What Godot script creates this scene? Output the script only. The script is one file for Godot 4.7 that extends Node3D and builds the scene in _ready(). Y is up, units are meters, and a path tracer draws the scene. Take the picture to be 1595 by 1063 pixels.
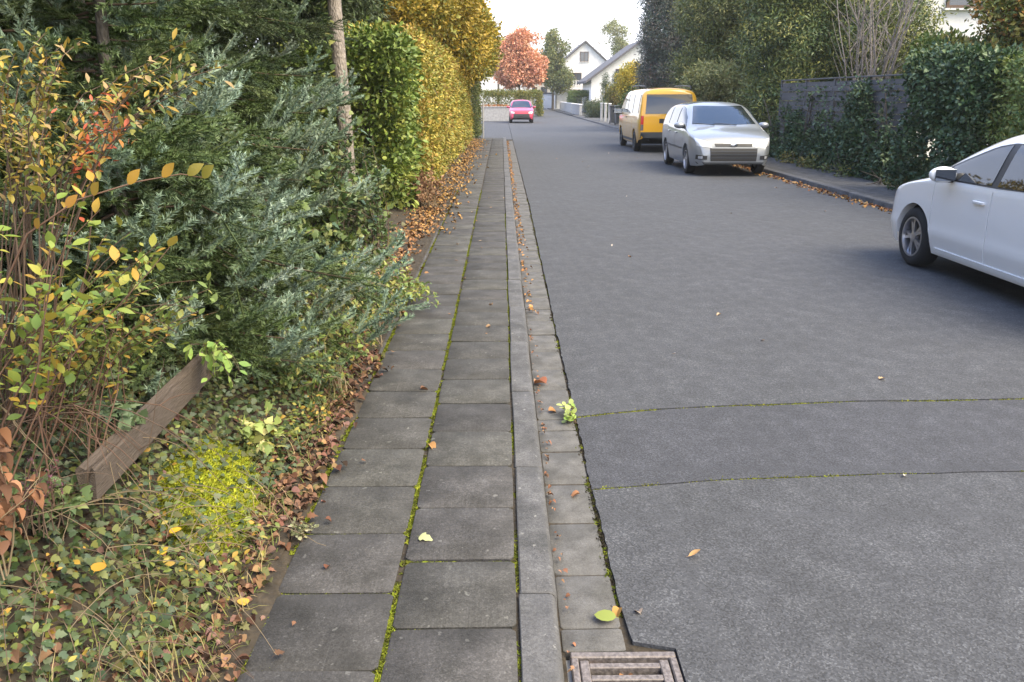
extends Node3D

const ROAD_Y := -0.08
var rng := RandomNumberGenerator.new()
var wob := FastNoiseLite.new()
var M := {}
var taken := {}


class Build:
	# collects triangles; corners run counter-clockwise seen from outside
	var v := PackedVector3Array()
	var nn := PackedVector3Array()
	var col := PackedColorArray()
	var cur := Color.WHITE

	func tri(a: Vector3, b: Vector3, c: Vector3) -> void:
		var k := (b - a).cross(c - a)
		var l := k.length()
		k = k / l if l > 1e-14 else Vector3.UP
		v.append(a); v.append(c); v.append(b)
		nn.append(k); nn.append(k); nn.append(k)
		col.append(cur); col.append(cur); col.append(cur)

	func trin(a: Vector3, b: Vector3, c: Vector3, na: Vector3, nb: Vector3, nc: Vector3) -> void:
		v.append(a); v.append(c); v.append(b)
		nn.append(na); nn.append(nc); nn.append(nb)
		col.append(cur); col.append(cur); col.append(cur)

	func quad(a: Vector3, b: Vector3, c: Vector3, d: Vector3) -> void:
		tri(a, b, c)
		tri(a, c, d)

	func box(at: Vector3, size: Vector3, turn := Basis()) -> void:
		var h := size * 0.5
		var p := []
		for i in 8:
			p.append(at + turn * Vector3(h.x * (1 if i & 1 else -1), h.y * (1 if i & 2 else -1), h.z * (1 if i & 4 else -1)))
		quad(p[0], p[2], p[3], p[1]); quad(p[4], p[5], p[7], p[6])
		quad(p[0], p[4], p[6], p[2]); quad(p[1], p[3], p[7], p[5])
		quad(p[2], p[6], p[7], p[3]); quad(p[0], p[1], p[5], p[4])

	func rbox(at: Vector3, size: Vector3, r: float, turn := Basis()) -> void:
		# box with chamfered edges
		var h := size * 0.5
		var s := [[-1, -1], [1, -1], [1, 1], [-1, 1]]
		for ax in 3:
			var b := (ax + 1) % 3
			var c := (ax + 2) % 3
			for sg in [-1.0, 1.0]:
				var q := []
				for e in s:
					var p := Vector3.ZERO
					p[ax] = sg * h[ax]; p[b] = e[0] * (h[b] - r); p[c] = e[1] * (h[c] - r)
					q.append(at + turn * p)
				out4(q, at)
			for sb in [-1.0, 1.0]:
				for sc in [-1.0, 1.0]:
					var q := []
					for e in [0, 1, 2, 3]:
						var p := Vector3.ZERO
						p[ax] = (h[ax] - r) * (1.0 if e == 1 or e == 2 else -1.0)
						p[b] = sb * (h[b] if e < 2 else h[b] - r)
						p[c] = sc * (h[c] - r if e < 2 else h[c])
						q.append(at + turn * p)
					out4(q, at)
		for sx in [-1.0, 1.0]:
			for sy in [-1.0, 1.0]:
				for sz in [-1.0, 1.0]:
					var a := at + turn * Vector3(sx * h.x, sy * (h.y - r), sz * (h.z - r))
					var b2 := at + turn * Vector3(sx * (h.x - r), sy * h.y, sz * (h.z - r))
					var c2 := at + turn * Vector3(sx * (h.x - r), sy * (h.y - r), sz * h.z)
					if (b2 - a).cross(c2 - a).dot(a - at) > 0: tri(a, b2, c2)
					else: tri(a, c2, b2)

	func out4(q: Array, from: Vector3) -> void:
		# a quad turned away from a point
		var k: Vector3 = (q[1] - q[0]).cross(q[2] - q[0])
		if k.dot((q[0] + q[2]) * 0.5 - from) > 0: quad(q[0], q[1], q[2], q[3])
		else: quad(q[3], q[2], q[1], q[0])

	func tube(p: PackedVector3Array, r: PackedFloat32Array, sides := 6, cap := true) -> void:
		var rings := []
		var norms := []
		var ref := Vector3(0.31, 0.2, 0.93)
		for i in p.size():
			var t := (p[mini(i + 1, p.size() - 1)] - p[maxi(i - 1, 0)]).normalized()
			if absf(t.dot(ref)) > 0.95: ref = Vector3(0.9, 0.1, -0.3)
			var a := t.cross(ref).normalized()
			var b := t.cross(a)
			var q := PackedVector3Array()
			var m := PackedVector3Array()
			for k in sides:
				var w := TAU * k / sides
				var dd := a * cos(w) + b * sin(w)
				q.append(p[i] + dd * r[i]); m.append(dd)
			rings.append(q); norms.append(m)
		for i in p.size() - 1:
			for k in sides:
				var l := (k + 1) % sides
				trin(rings[i][k], rings[i][l], rings[i + 1][l], norms[i][k], norms[i][l], norms[i + 1][l])
				trin(rings[i][k], rings[i + 1][l], rings[i + 1][k], norms[i][k], norms[i + 1][l], norms[i + 1][k])
		if cap:
			for k in range(1, sides - 1):
				tri(rings[0][0], rings[0][k + 1], rings[0][k])
				var e: PackedVector3Array = rings[p.size() - 1]
				tri(e[0], e[k], e[k + 1])

	func lathe(prof: PackedVector2Array, at: Transform3D, sides := 32) -> void:
		# profile of (radius, along x)
		for i in prof.size() - 1:
			for k in sides:
				var a0 := TAU * k / sides
				var a1 := TAU * (k + 1) / sides
				var f := func(pp: Vector2, a: float) -> Vector3: return at * Vector3(pp.y, pp.x * cos(a), pp.x * sin(a))
				quad(f.call(prof[i], a0), f.call(prof[i + 1], a0), f.call(prof[i + 1], a1), f.call(prof[i], a1))

	func smooth(deg: float) -> void:
		var at := {}
		var keys := []
		keys.resize(v.size())
		for i in v.size():
			var k := Vector3i((v[i] * 4000.0).round())
			keys[i] = k
			if at.has(k): at[k].append(i)
			else: at[k] = [i]
		var out := nn.duplicate()
		var c := cos(deg_to_rad(deg))
		for k in at:
			var l: Array = at[k]
			for i in l:
				var s := Vector3.ZERO
				for j in l:
					if nn[i].dot(nn[j]) >= c: s += nn[j]
				out[i] = s.normalized()
		nn = out

	func mesh(deg := 0.0) -> ArrayMesh:
		if deg > 0.0: smooth(deg)
		var a := []
		a.resize(Mesh.ARRAY_MAX)
		a[Mesh.ARRAY_VERTEX] = v
		a[Mesh.ARRAY_NORMAL] = nn
		a[Mesh.ARRAY_COLOR] = col
		var m := ArrayMesh.new()
		m.add_surface_from_arrays(Mesh.PRIMITIVE_TRIANGLES, a)
		return m


# ---------------------------------------------------------------- naming
func numbered(called: String) -> String:
	var n: int = taken.get(called, 0)
	taken[called] = n + 1
	return called if n == 0 else "%s_%03d" % [called, n]


func tag(o: Node, label: String, category: String, group := "", kind := "") -> void:
	if label: o.set_meta("label", label)
	if category: o.set_meta("category", category)
	if group: o.set_meta("group", group)
	if kind: o.set_meta("kind", kind)


func thing(called: String, label: String, category: String, at := Vector3.ZERO, turn := 0.0, group := "", kind := "") -> Node3D:
	var o := Node3D.new()
	o.name = numbered(called)
	add_child(o)
	o.position = at
	o.rotation.y = turn
	tag(o, label, category, group, kind)
	return o


func part(called: String, mesh: Mesh, mat: Material, parent: Node3D, at := Transform3D(), kind := "") -> MeshInstance3D:
	var o := MeshInstance3D.new()
	o.name = numbered(called) if parent == self else called
	o.mesh = mesh
	o.material_override = mat
	parent.add_child(o, true)
	o.transform = at
	if kind: o.set_meta("kind", kind)
	return o


func copies(called: String, mesh: Mesh, mat: Material, parent: Node3D, xf: Array, tint: Array, kind := "stuff") -> MultiMeshInstance3D:
	var mm := MultiMesh.new()
	mm.transform_format = MultiMesh.TRANSFORM_3D
	mm.use_colors = true
	mm.mesh = mesh
	mm.instance_count = xf.size()
	for i in xf.size():
		mm.set_instance_transform(i, xf[i])
		mm.set_instance_color(i, tint[i])
	var o := MultiMeshInstance3D.new()
	o.name = numbered(called) if parent == self else called
	o.multimesh = mm
	o.material_override = mat
	parent.add_child(o, true)
	if kind: o.set_meta("kind", kind)
	return o


# ---------------------------------------------------------------- small maths
func lin(r: float, g: float, b: float) -> Color:
	return Color(r, g, b).linear_to_srgb()


func rr(a: float, b: float) -> float:
	return rng.randf_range(a, b)


func rdir() -> Vector3:
	var z := rr(-1, 1)
	var a := rr(0, TAU)
	var s := sqrt(1 - z * z)
	return Vector3(s * cos(a), z, s * sin(a))


func spin() -> Basis:
	return Basis(rdir(), rr(0, TAU))


func along(p: PackedVector2Array, x: float) -> float:
	# smooth curve through (x, y) points
	if x <= p[0].x: return p[0].y
	for i in p.size() - 1:
		if x <= p[i + 1].x:
			var t := (x - p[i].x) / maxf(p[i + 1].x - p[i].x, 1e-6)
			var dx := p[i + 1].x - p[i].x
			var s := (p[i + 1].y - p[i].y) / maxf(dx, 1e-6)
			var s0 := s if i == 0 else (p[i + 1].y - p[i - 1].y) / maxf(p[i + 1].x - p[i - 1].x, 1e-6)
			var s1 := s if i + 2 >= p.size() else (p[i + 2].y - p[i].y) / maxf(p[i + 2].x - p[i].x, 1e-6)
			if s * s0 <= 0: s0 = 0.0
			if s * s1 <= 0: s1 = 0.0
			s0 = clampf(s0, -3 * absf(s), 3 * absf(s)); s1 = clampf(s1, -3 * absf(s), 3 * absf(s))
			var t2 := t * t
			var t3 := t2 * t
			return p[i].y * (2 * t3 - 3 * t2 + 1) + s0 * dx * (t3 - 2 * t2 + t) + p[i + 1].y * (3 * t2 - 2 * t3) + s1 * dx * (t3 - t2)
	return p[p.size() - 1].y


func pick(a: Array) -> Variant:
	return a[rng.randi() % a.size()]


func shade(c: Color, by: float) -> Color:
	# natural spread of tone from leaf to leaf
	var f := 1.0 + rr(-by, by)
	return Color(c.r * f * (1 + rr(-by, by) * 0.3), c.g * f, c.b * f * (1 + rr(-by, by) * 0.3))


# ---------------------------------------------------------------- materials
func grain(n: int, freq: float, octaves: int, sd: int, cells := false) -> PackedByteArray:
	var f := FastNoiseLite.new()
	f.seed = sd
	f.frequency = freq
	f.fractal_octaves = octaves
	f.noise_type = FastNoiseLite.TYPE_CELLULAR if cells else FastNoiseLite.TYPE_SIMPLEX_SMOOTH
	if cells:
		f.cellular_return_type = FastNoiseLite.RETURN_CELL_VALUE
		f.fractal_type = FastNoiseLite.FRACTAL_NONE
	var im := f.get_seamless_image(n, n)
	im.convert(Image.FORMAT_L8)
	return im.get_data()


func grey_tex(n: int, d: PackedByteArray) -> ImageTexture:
	return ImageTexture.create_from_image(Image.create_from_data(n, n, false, Image.FORMAT_L8, d))


func ramp_tex(n: int, layers: Array, stops: PackedColorArray, spots := PackedByteArray(), spot_over := 999, spot_color := Color.WHITE, gain := 1.0) -> ImageTexture:
	# layers: [bytes, weight]; the weighted sum picks a linear colour from the stops
	var lut := PackedByteArray()
	lut.resize(768)
	for i in 256:
		var t := i / 255.0 * (stops.size() - 1)
		var k := mini(int(t), stops.size() - 2)
		var c := stops[k].lerp(stops[k + 1], t - k).linear_to_srgb()
		lut[i * 3] = c.r8; lut[i * 3 + 1] = c.g8; lut[i * 3 + 2] = c.b8
	var out := PackedByteArray()
	out.resize(n * n * 3)
	var la: PackedByteArray = layers[0][0]
	var wa: float = layers[0][1]
	var lb: PackedByteArray = layers[1][0] if layers.size() > 1 else la
	var wb: float = layers[1][1] if layers.size() > 1 else 0.0
	var lc: PackedByteArray = layers[2][0] if layers.size() > 2 else la
	var wc: float = layers[2][1] if layers.size() > 2 else 0.0
	var sc := spot_color.linear_to_srgb()
	var has := spots.size() > 0
	for i in n * n:
		var s := clampi(int((la[i] * wa + lb[i] * wb + lc[i] * wc - 127.0) * gain + 127.0), 0, 255) * 3
		if has and spots[i] > spot_over:
			out[i * 3] = sc.r8; out[i * 3 + 1] = sc.g8; out[i * 3 + 2] = sc.b8
		else:
			out[i * 3] = lut[s]; out[i * 3 + 1] = lut[s + 1]; out[i * 3 + 2] = lut[s + 2]
	return ImageTexture.create_from_image(Image.create_from_data(n, n, false, Image.FORMAT_RGB8, out))


func plain(c: Color, rough := 0.7, metal := 0.0) -> StandardMaterial3D:
	var m := StandardMaterial3D.new()
	m.albedo_color = c.linear_to_srgb()
	m.roughness = rough
	m.metallic = metal
	return m


func ground_mat(t: Texture2D, size: float, rough: float, bump: Texture2D = null, depth := 0.0, over: Texture2D = null, over_size := 1.0) -> StandardMaterial3D:
	var m := StandardMaterial3D.new()
	m.albedo_texture = t
	m.uv1_triplanar = true
	m.uv1_world_triplanar = true
	m.uv1_scale = Vector3.ONE / size
	m.roughness = rough
	if bump:
		m.heightmap_enabled = true
		m.heightmap_texture = bump
		m.heightmap_scale = depth
	if over:
		m.detail_enabled = true
		m.detail_albedo = over
		m.detail_blend_mode = BaseMaterial3D.BLEND_MODE_MUL
		m.detail_uv_layer = BaseMaterial3D.DETAIL_UV_2
		m.uv2_triplanar = true
		m.uv2_world_triplanar = true
		m.uv2_scale = Vector3.ONE / over_size
	return m


func leaf_mat(through: Color, rough: float, spec := 0.4) -> StandardMaterial3D:
	var m := StandardMaterial3D.new()
	m.vertex_color_use_as_albedo = true
	m.cull_mode = BaseMaterial3D.CULL_DISABLED
	m.roughness = rough
	m.metallic_specular = spec
	m.backlight_enabled = true
	m.backlight = through
	return m


func make_materials() -> void:
	var n := 1024
	var cells := grain(n, 0.2, 1, 3, true)
	var fine := grain(n, 0.22, 2, 5)
	var broad := grain(n, 0.006, 5, 7)
	var broad2 := grain(n, 0.01, 5, 17)
	var tone := ramp_tex(512, [[grain(512, 0.008, 4, 41), 1.0]], [Color(0.86, 0.86, 0.85), Color(0.94, 0.94, 0.94), Color(1, 1, 1)])
	var tone2 := ramp_tex(512, [[grain(512, 0.012, 5, 43), 1.0]], [Color(0.42, 0.43, 0.4), Color(0.74, 0.74, 0.73), Color(0.95, 0.95, 0.96), Color(1, 1, 1)])
	M.tone = tone
	var asphalt := ramp_tex(n, [[cells, 0.5], [fine, 0.3], [broad, 0.2]], [Color(0.00972, 0.0103, 0.0111), Color(0.0364, 0.0384, 0.0438), Color(0.0628, 0.0663, 0.0753), Color(0.175, 0.184, 0.2)])
	M.asphalt = ground_mat(asphalt, 1.27, 0.85, grey_tex(n, cells), 0.12, tone, 4.7)
	M.patch = ground_mat(asphalt, 1.13, 0.85, grey_tex(n, cells), 0.09, tone, 3.7)
	M.patch.albedo_color = Color(0.93, 0.93, 0.95)
	M.patch.uv1_offset = Vector3(0.37, 0.2, 0.71)
	var slab := ramp_tex(n, [[fine, 0.4], [broad, 0.35], [cells, 0.25]], [Color(0.0259, 0.0255, 0.025), Color(0.0518, 0.0516, 0.0513), Color(0.0778, 0.0769, 0.0775), Color(0.138, 0.139, 0.14)], grain(n, 0.028, 3, 23), 205, Color(0.173, 0.174, 0.173), 1.8)
	M.slab = ground_mat(slab, 1.7, 0.85, grey_tex(n, fine), 0.16, tone2, 1.3)
	var kerb := ramp_tex(n, [[fine, 0.35], [broad2, 0.35], [cells, 0.3]], [Color(0.0425, 0.0425, 0.0437), Color(0.0727, 0.0727, 0.0749), Color(0.1, 0.1, 0.104), Color(0.151, 0.151, 0.151)], grain(n, 0.03, 3, 29), 212, Color(0.218, 0.218, 0.212), 1.7)
	M.slabs = []
	for f in [0.84, 0.89, 0.93, 0.98]:
		var sm: StandardMaterial3D = M.slab.duplicate()
		sm.albedo_color = Color(f, f * rr(0.985, 1.0), f * rr(0.96, 1.0))
		sm.uv1_offset = Vector3(f * 3.7, f * 1.3, f * 7.1)
		sm.uv2_offset = Vector3(f * 1.7, f * 2.3, f * 5.1)
		M.slabs.append(sm)
	M.kerb = ground_mat(kerb, 1.4, 0.8, grey_tex(n, fine), 0.15, tone2, 2.1)
	var paver := ramp_tex(n, [[fine, 0.35], [broad2, 0.4], [cells, 0.25]], [Color(0.0533, 0.0517, 0.0477), Color(0.0918, 0.0899, 0.0875), Color(0.119, 0.117, 0.114), Color(0.161, 0.158, 0.156)], PackedByteArray(), 999, Color.WHITE, 1.6)
	M.paver = ground_mat(paver, 1.1, 0.85, grey_tex(n, fine), 0.12, tone2, 1.7)
	var soil := ramp_tex(512, [[grain(512, 0.05, 4, 51), 0.6], [grain(512, 0.012, 3, 52), 0.4]], [Color(0.012, 0.01, 0.007), Color(0.035, 0.027, 0.018), Color(0.075, 0.058, 0.038)])
	M.soil = ground_mat(soil, 1.5, 0.95, grey_tex(512, grain(512, 0.05, 4, 51)), 1.2)
	var lawn := ramp_tex(512, [[grain(512, 0.1, 3, 55), 0.5], [grain(512, 0.012, 3, 56), 0.5]], [Color(0.02, 0.03, 0.01), Color(0.05, 0.07, 0.02), Color(0.09, 0.1, 0.035)])
	M.lawn = ground_mat(lawn, 4.0, 0.95)
	# weathered wood: grain runs along z
	var wood := ramp_tex(512, [[grain(512, 0.03, 4, 61), 0.6], [grain(512, 0.15, 2, 62), 0.4]], [Color(0.0255, 0.0187, 0.0153), Color(0.0638, 0.0476, 0.0374), Color(0.102, 0.0808, 0.068), Color(0.17, 0.145, 0.128)])
	var w := ground_mat(wood, 1.0, 0.85, grey_tex(512, grain(512, 0.03, 4, 61)), 0.4)
	w.uv1_world_triplanar = false
	w.uv1_scale = Vector3(9, 9, 0.7)
	M.wood = w
	var old := ramp_tex(512, [[grain(512, 0.03, 4, 71), 0.6], [grain(512, 0.15, 2, 72), 0.4]], [Color(0.05, 0.05, 0.052), Color(0.1, 0.1, 0.105), Color(0.16, 0.16, 0.165)])
	M.fence = ground_mat(old, 0.6, 0.9)
	var bark := ramp_tex(512, [[grain(512, 0.04, 4, 81), 0.7], [grain(512, 0.01, 3, 82), 0.3]], [Color(0.03, 0.025, 0.02), Color(0.09, 0.078, 0.066), Color(0.17, 0.155, 0.14)])
	M.bark = ground_mat(bark, 0.7, 0.95, grey_tex(512, grain(512, 0.04, 4, 81)), 1.5)
	M.bark.uv1_scale = Vector3(2.5, 0.8, 2.5)
	M.twig = plain(Color(0.09, 0.06, 0.042), 0.8)
	M.cane = plain(Color(0.1, 0.055, 0.035), 0.7)
	M.straw = plain(Color(0.17, 0.13, 0.08), 0.8)
	M.leaf = leaf_mat(Color(0.5, 0.5, 0.22), 0.55)
	M.gloss = leaf_mat(Color(0.25, 0.3, 0.1), 0.48, 0.4)
	M.dry = leaf_mat(Color(0.3, 0.2, 0.1), 0.75, 0.3)
	M.needle = leaf_mat(Color(0.2, 0.25, 0.15), 0.5, 0.4)
	M.moss = leaf_mat(Color(0.2, 0.22, 0.05), 0.9, 0.2)
	# vehicles
	M.white_paint = plain(Color(0.8, 0.8, 0.8), 0.3)
	M.silver_paint = plain(Color(0.235, 0.255, 0.28), 0.35, 0.3)
	M.yellow_paint = plain(Color(0.64, 0.335, 0.004), 0.35)
	M.red_paint = plain(Color(0.4, 0.008, 0.05), 0.4)
	for k in ["white_paint", "silver_paint", "yellow_paint", "red_paint"]:
		M[k].clearcoat_enabled = true
		M[k].clearcoat = 1.0
		M[k].clearcoat_roughness = 0.04
	M.glass = plain(Color(0.012, 0.016, 0.02), 0.02)
	M.glass.metallic_specular = 0.7
	M.mirror = plain(Color(0.22, 0.24, 0.27), 0.05, 1.0)
	M.trim = plain(Color(0.018, 0.018, 0.02), 0.5)
	M.bumper = plain(Color(0.035, 0.04, 0.048), 0.55)
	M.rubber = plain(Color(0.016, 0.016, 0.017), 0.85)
	M.alloy = plain(Color(0.42, 0.42, 0.44), 0.3, 0.85)
	M.chrome = plain(Color(0.7, 0.7, 0.72), 0.12, 1.0)
	M.lamp_glass = plain(Color(0.5, 0.52, 0.55), 0.08, 0.3)
	M.lamp_glass.clearcoat_enabled = true
	M.red_lamp = plain(Color(0.42, 0.012, 0.012), 0.12)
	M.grey_lamp = plain(Color(0.12, 0.1, 0.1), 0.15)
	M.plate = plain(Color(0.02, 0.02, 0.021), 0.6)
	M.iron = ground_mat(ramp_tex(512, [[grain(512, 0.05, 4, 91), 1.0]], [Color(0.07, 0.06, 0.055), Color(0.16, 0.14, 0.135), Color(0.26, 0.23, 0.22)]), 0.5, 0.6, grey_tex(512, grain(512, 0.08, 3, 92)), 0.1)
	M.iron.metallic = 0.3
	M.dark = plain(Color(0.012, 0.012, 0.012), 0.9)
	# buildings
	M.render_white = ground_mat(ramp_tex(512, [[grain(512, 0.02, 4, 95), 1.0]], [Color(0.62, 0.62, 0.62), Color(0.78, 0.78, 0.78)]), 6.0, 0.9)
	M.render_cream = plain(Color(0.62, 0.55, 0.42), 0.9)
	M.roof_dark = plain(Color(0.1, 0.095, 0.1), 0.8)
	M.roof_white = plain(Color(0.7, 0.7, 0.7), 0.6)
	M.pane = plain(Color(0.05, 0.055, 0.06), 0.05)
	M.pane.metallic_specular = 0.8
	M.frame_brown = plain(Color(0.1, 0.06, 0.04), 0.6)
	M.frame_white = plain(Color(0.7, 0.7, 0.7), 0.6)
	M.balcony = plain(Color(0.45, 0.42, 0.42), 0.7)
	M.pole = plain(Color(0.2, 0.21, 0.22), 0.5, 0.6)
	M.wall_grey = ground_mat(ramp_tex(512, [[grain(512, 0.03, 4, 97), 1.0]], [Color(0.26, 0.26, 0.26), Color(0.4, 0.4, 0.4)]), 3.0, 0.9)


# ---------------------------------------------------------------- leaves and foliage
# a leaf of length 1: base at the origin, tip along +z, upper side +y
const OVAL := [[0.0, 0.02], [0.16, 0.17], [0.38, 0.27], [0.6, 0.26], [0.82, 0.14], [1.0, 0.0]]
const LANCE := [[0.0, 0.015], [0.2, 0.1], [0.5, 0.15], [0.8, 0.08], [1.0, 0.0]]
const IVY := [[-0.08, 0.16], [0.0, 0.36], [0.2, 0.5], [0.3, 0.29], [0.52, 0.36], [0.68, 0.2], [1.0, 0.0]]
const MAPLE := [[0.0, 0.05], [0.02, 0.34], [0.2, 0.26], [0.36, 0.58], [0.44, 0.3], [0.66, 0.4], [0.68, 0.18], [1.0, 0.0]]
const ROUND := [[0.0, 0.02], [0.1, 0.26], [0.32, 0.42], [0.6, 0.42], [0.84, 0.26], [1.0, 0.0]]


func add_leaf(b: Build, at: Transform3D, shape: Array, fold := 0.25, curl := 0.15, stalk := 0.0) -> void:
	var mid := []
	var sl := []
	var sr := []
	for p in shape:
		var z: float = p[0]
		var x: float = p[1]
		var y := -curl * z * z
		mid.append(at * Vector3(0, y, z))
		sl.append(at * Vector3(-x, y + x * fold, z))
		sr.append(at * Vector3(x, y + x * fold, z))
	for i in shape.size() - 1:
		b.tri(mid[i], sl[i + 1], sl[i]); b.tri(mid[i], mid[i + 1], sl[i + 1])
		b.tri(mid[i], sr[i], sr[i + 1]); b.tri(mid[i], sr[i + 1], mid[i + 1])
	if stalk > 0.0:
		b.quad(at * Vector3(-0.012, 0, 0), at * Vector3(-0.012, -0.02, -stalk), at * Vector3(0.012, -0.02, -stalk), at * Vector3(0.012, 0, 0))


func add_chip(b: Build, at: Transform3D, wide: float, fold := 0.3) -> void:
	# a small leaf for clumps: four faces about the midrib
	var o := at.origin
	var t := at * Vector3(0, -0.06, 1)
	var m := at * Vector3(0, 0.02, 0.5)
	var l := at * Vector3(-wide, fold * wide, 0.45)
	var r := at * Vector3(wide, fold * wide, 0.45)
	b.tri(o, m, l); b.tri(m, t, l); b.tri(o, r, m); b.tri(m, r, t)


func clump(n: int, radius: float, size: float, wide: float, spread := 0.25, flat := 1.0, shape: Array = []) -> ArrayMesh:
	var b := Build.new()
	for i in n:
		var d := rdir()
		var p := Vector3(d.x, d.y * flat, d.z) * radius * pow(rr(0, 1), 0.45)
		var up := (Vector3(0, 0.7, 0) + rdir() * 0.8).normalized()
		var tip := (d + rdir() * 0.7).normalized()
		var x := up.cross(tip).normalized()
		up = tip.cross(x).normalized()
		var s := size * rr(0.7, 1.2)
		var f := 1.0 + rr(-spread, spread)
		b.cur = Color(f * (1 + rr(-0.1, 0.1)), f, f * (1 + rr(-0.12, 0.12)))
		var t := Transform3D(Basis(x * s, up * s, tip * s), p)
		if shape.is_empty(): add_chip(b, t, wide)
		else: add_leaf(b, t, shape, rr(0.05, 0.4), rr(0.0, 0.25))
	return b.mesh()


func spray(long: float, n_side: int, needle: float, per_m: float, droop: float) -> ArrayMesh:
	# a needled shoot: a stem along +z with side shoots in two ranks
	var b := Build.new()
	var shoots := [[Vector3.ZERO, Vector3(0, 0.05, 1).normalized(), long]]
	for i in n_side:
		var t := (i + 0.6) / (n_side + 0.5)
		var s := 1.0 if i % 2 == 0 else -1.0
		var ln := long * (0.62 - 0.42 * t) * rr(0.8, 1.15)
		shoots.append([Vector3(0, 0.02 * t, long * t), Vector3(s * rr(0.7, 1.0), rr(-0.12, 0.22) - droop * 0.3, rr(0.75, 1.0)).normalized(), ln])
	for sh in shoots:
		var p0: Vector3 = sh[0]
		var d: Vector3 = sh[1]
		var l: float = sh[2]
		var side := d.cross(Vector3.UP).normalized()
		var up := side.cross(d).normalized()
		b.cur = Color(0.9, 0.62, 0.45)
		var e := p0 + d * l + Vector3(0, -droop * l * l * 1.2, 0)
		b.quad(p0 - side * 0.0022, p0 + side * 0.0022, e + side * 0.001, e - side * 0.001)
		b.cur = Color(0.6, 0.55, 0.4)
		b.tube(PackedVector3Array([p0, (p0 + e) * 0.5, e]), PackedFloat32Array([0.004, 0.0035, 0.0015]), 4, false)
		var n := int(l * per_m)
		for k in n:
			var t := (k + rr(0, 1)) / n
			var q := p0 + d * l * t + Vector3(0, -droop * l * l * 1.2 * t * t, 0)
			var a := rr(0, TAU)
			var o := side * cos(a) + up * (sin(a) * 0.8 + 0.3)
			var dir := (o + d * rr(0.45, 1.0)).normalized()
			var len := needle * rr(0.75, 1.15) * (1.0 if t < 0.93 else 0.8)
			var w := dir.cross(rdir()).normalized() * 0.0034
			var f := rr(0.85, 1.15)
			b.cur = Color(f * rr(0.95, 1.06), f, f * rr(0.92, 1.08))
			b.tri(q - w, q + w, q + dir * len)
	return b.mesh()


func bent(a: Vector3, dir: Vector3, long: float, sag: float, n := 7, wander := 0.06) -> PackedVector3Array:
	# a path that starts along dir, sags under its weight and wanders
	var p := PackedVector3Array([a])
	var d := dir.normalized()
	var st := long / (n - 1)
	for i in n - 1:
		d = (d + Vector3(rr(-1, 1), rr(-1, 1), rr(-1, 1)) * wander + Vector3(0, -sag * st, 0)).normalized()
		p.append(p[i] + d * st)
	return p


func taper(n: int, a: float, b: float) -> PackedFloat32Array:
	var r := PackedFloat32Array()
	for i in n:
		r.append(lerpf(a, b, float(i) / (n - 1)))
	return r


func at_path(p: PackedVector3Array, t: float) -> Vector3:
	var f := clampf(t, 0, 0.9999) * (p.size() - 1)
	var i := int(f)
	return p[i].lerp(p[i + 1], f - i)


func facing(tip: Vector3, up: Vector3, s: float) -> Basis:
	tip = tip.normalized()
	var x := up.cross(tip)
	x = x.normalized() if x.length() > 1e-4 else Vector3.RIGHT
	return Basis(x * s, tip.cross(x).normalized() * s, tip * s)


func leaf_meshes(shape: Array, n: int, fold: Vector2, curl: Vector2, stalk := 0.0) -> Array:
	var out := []
	for i in n:
		var b := Build.new()
		add_leaf(b, Transform3D(), shape, rr(fold.x, fold.y), rr(curl.x, curl.y), stalk)
		out.append(b.mesh(50))
	return out


func tinted(base: StandardMaterial3D, cols: Array) -> Array:
	var out := []
	for c in cols:
		var m: StandardMaterial3D = base.duplicate()
		m.vertex_color_use_as_albedo = false
		m.albedo_color = c.linear_to_srgb()
		out.append(m)
	return out


# leaves: [Transform3D, tone number]; those that show largest become parts, the rest one mass
func put_leaves(o: Node3D, called: String, leaves: Array, meshes: Array, mats: Array, cols: Array, base: Material, most := 280) -> void:
	var cam := Vector3(0, 1.64, 0)
	var key := func(x): return (x[0].origin + o.position - cam).length() / maxf(x[0].basis.z.length(), 1e-3)
	leaves.sort_custom(func(p, q): return key.call(p) < key.call(q))
	var rest := []
	var tint := []
	for i in leaves.size():
		if i < most:
			part(called, pick(meshes), mats[leaves[i][1]], o, leaves[i][0])
		else:
			rest.append(leaves[i][0]); tint.append(shade(cols[leaves[i][1]], 0.2))
	if rest.size() > 0:
		copies("foliage", meshes[0], base, o, rest, tint)


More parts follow.
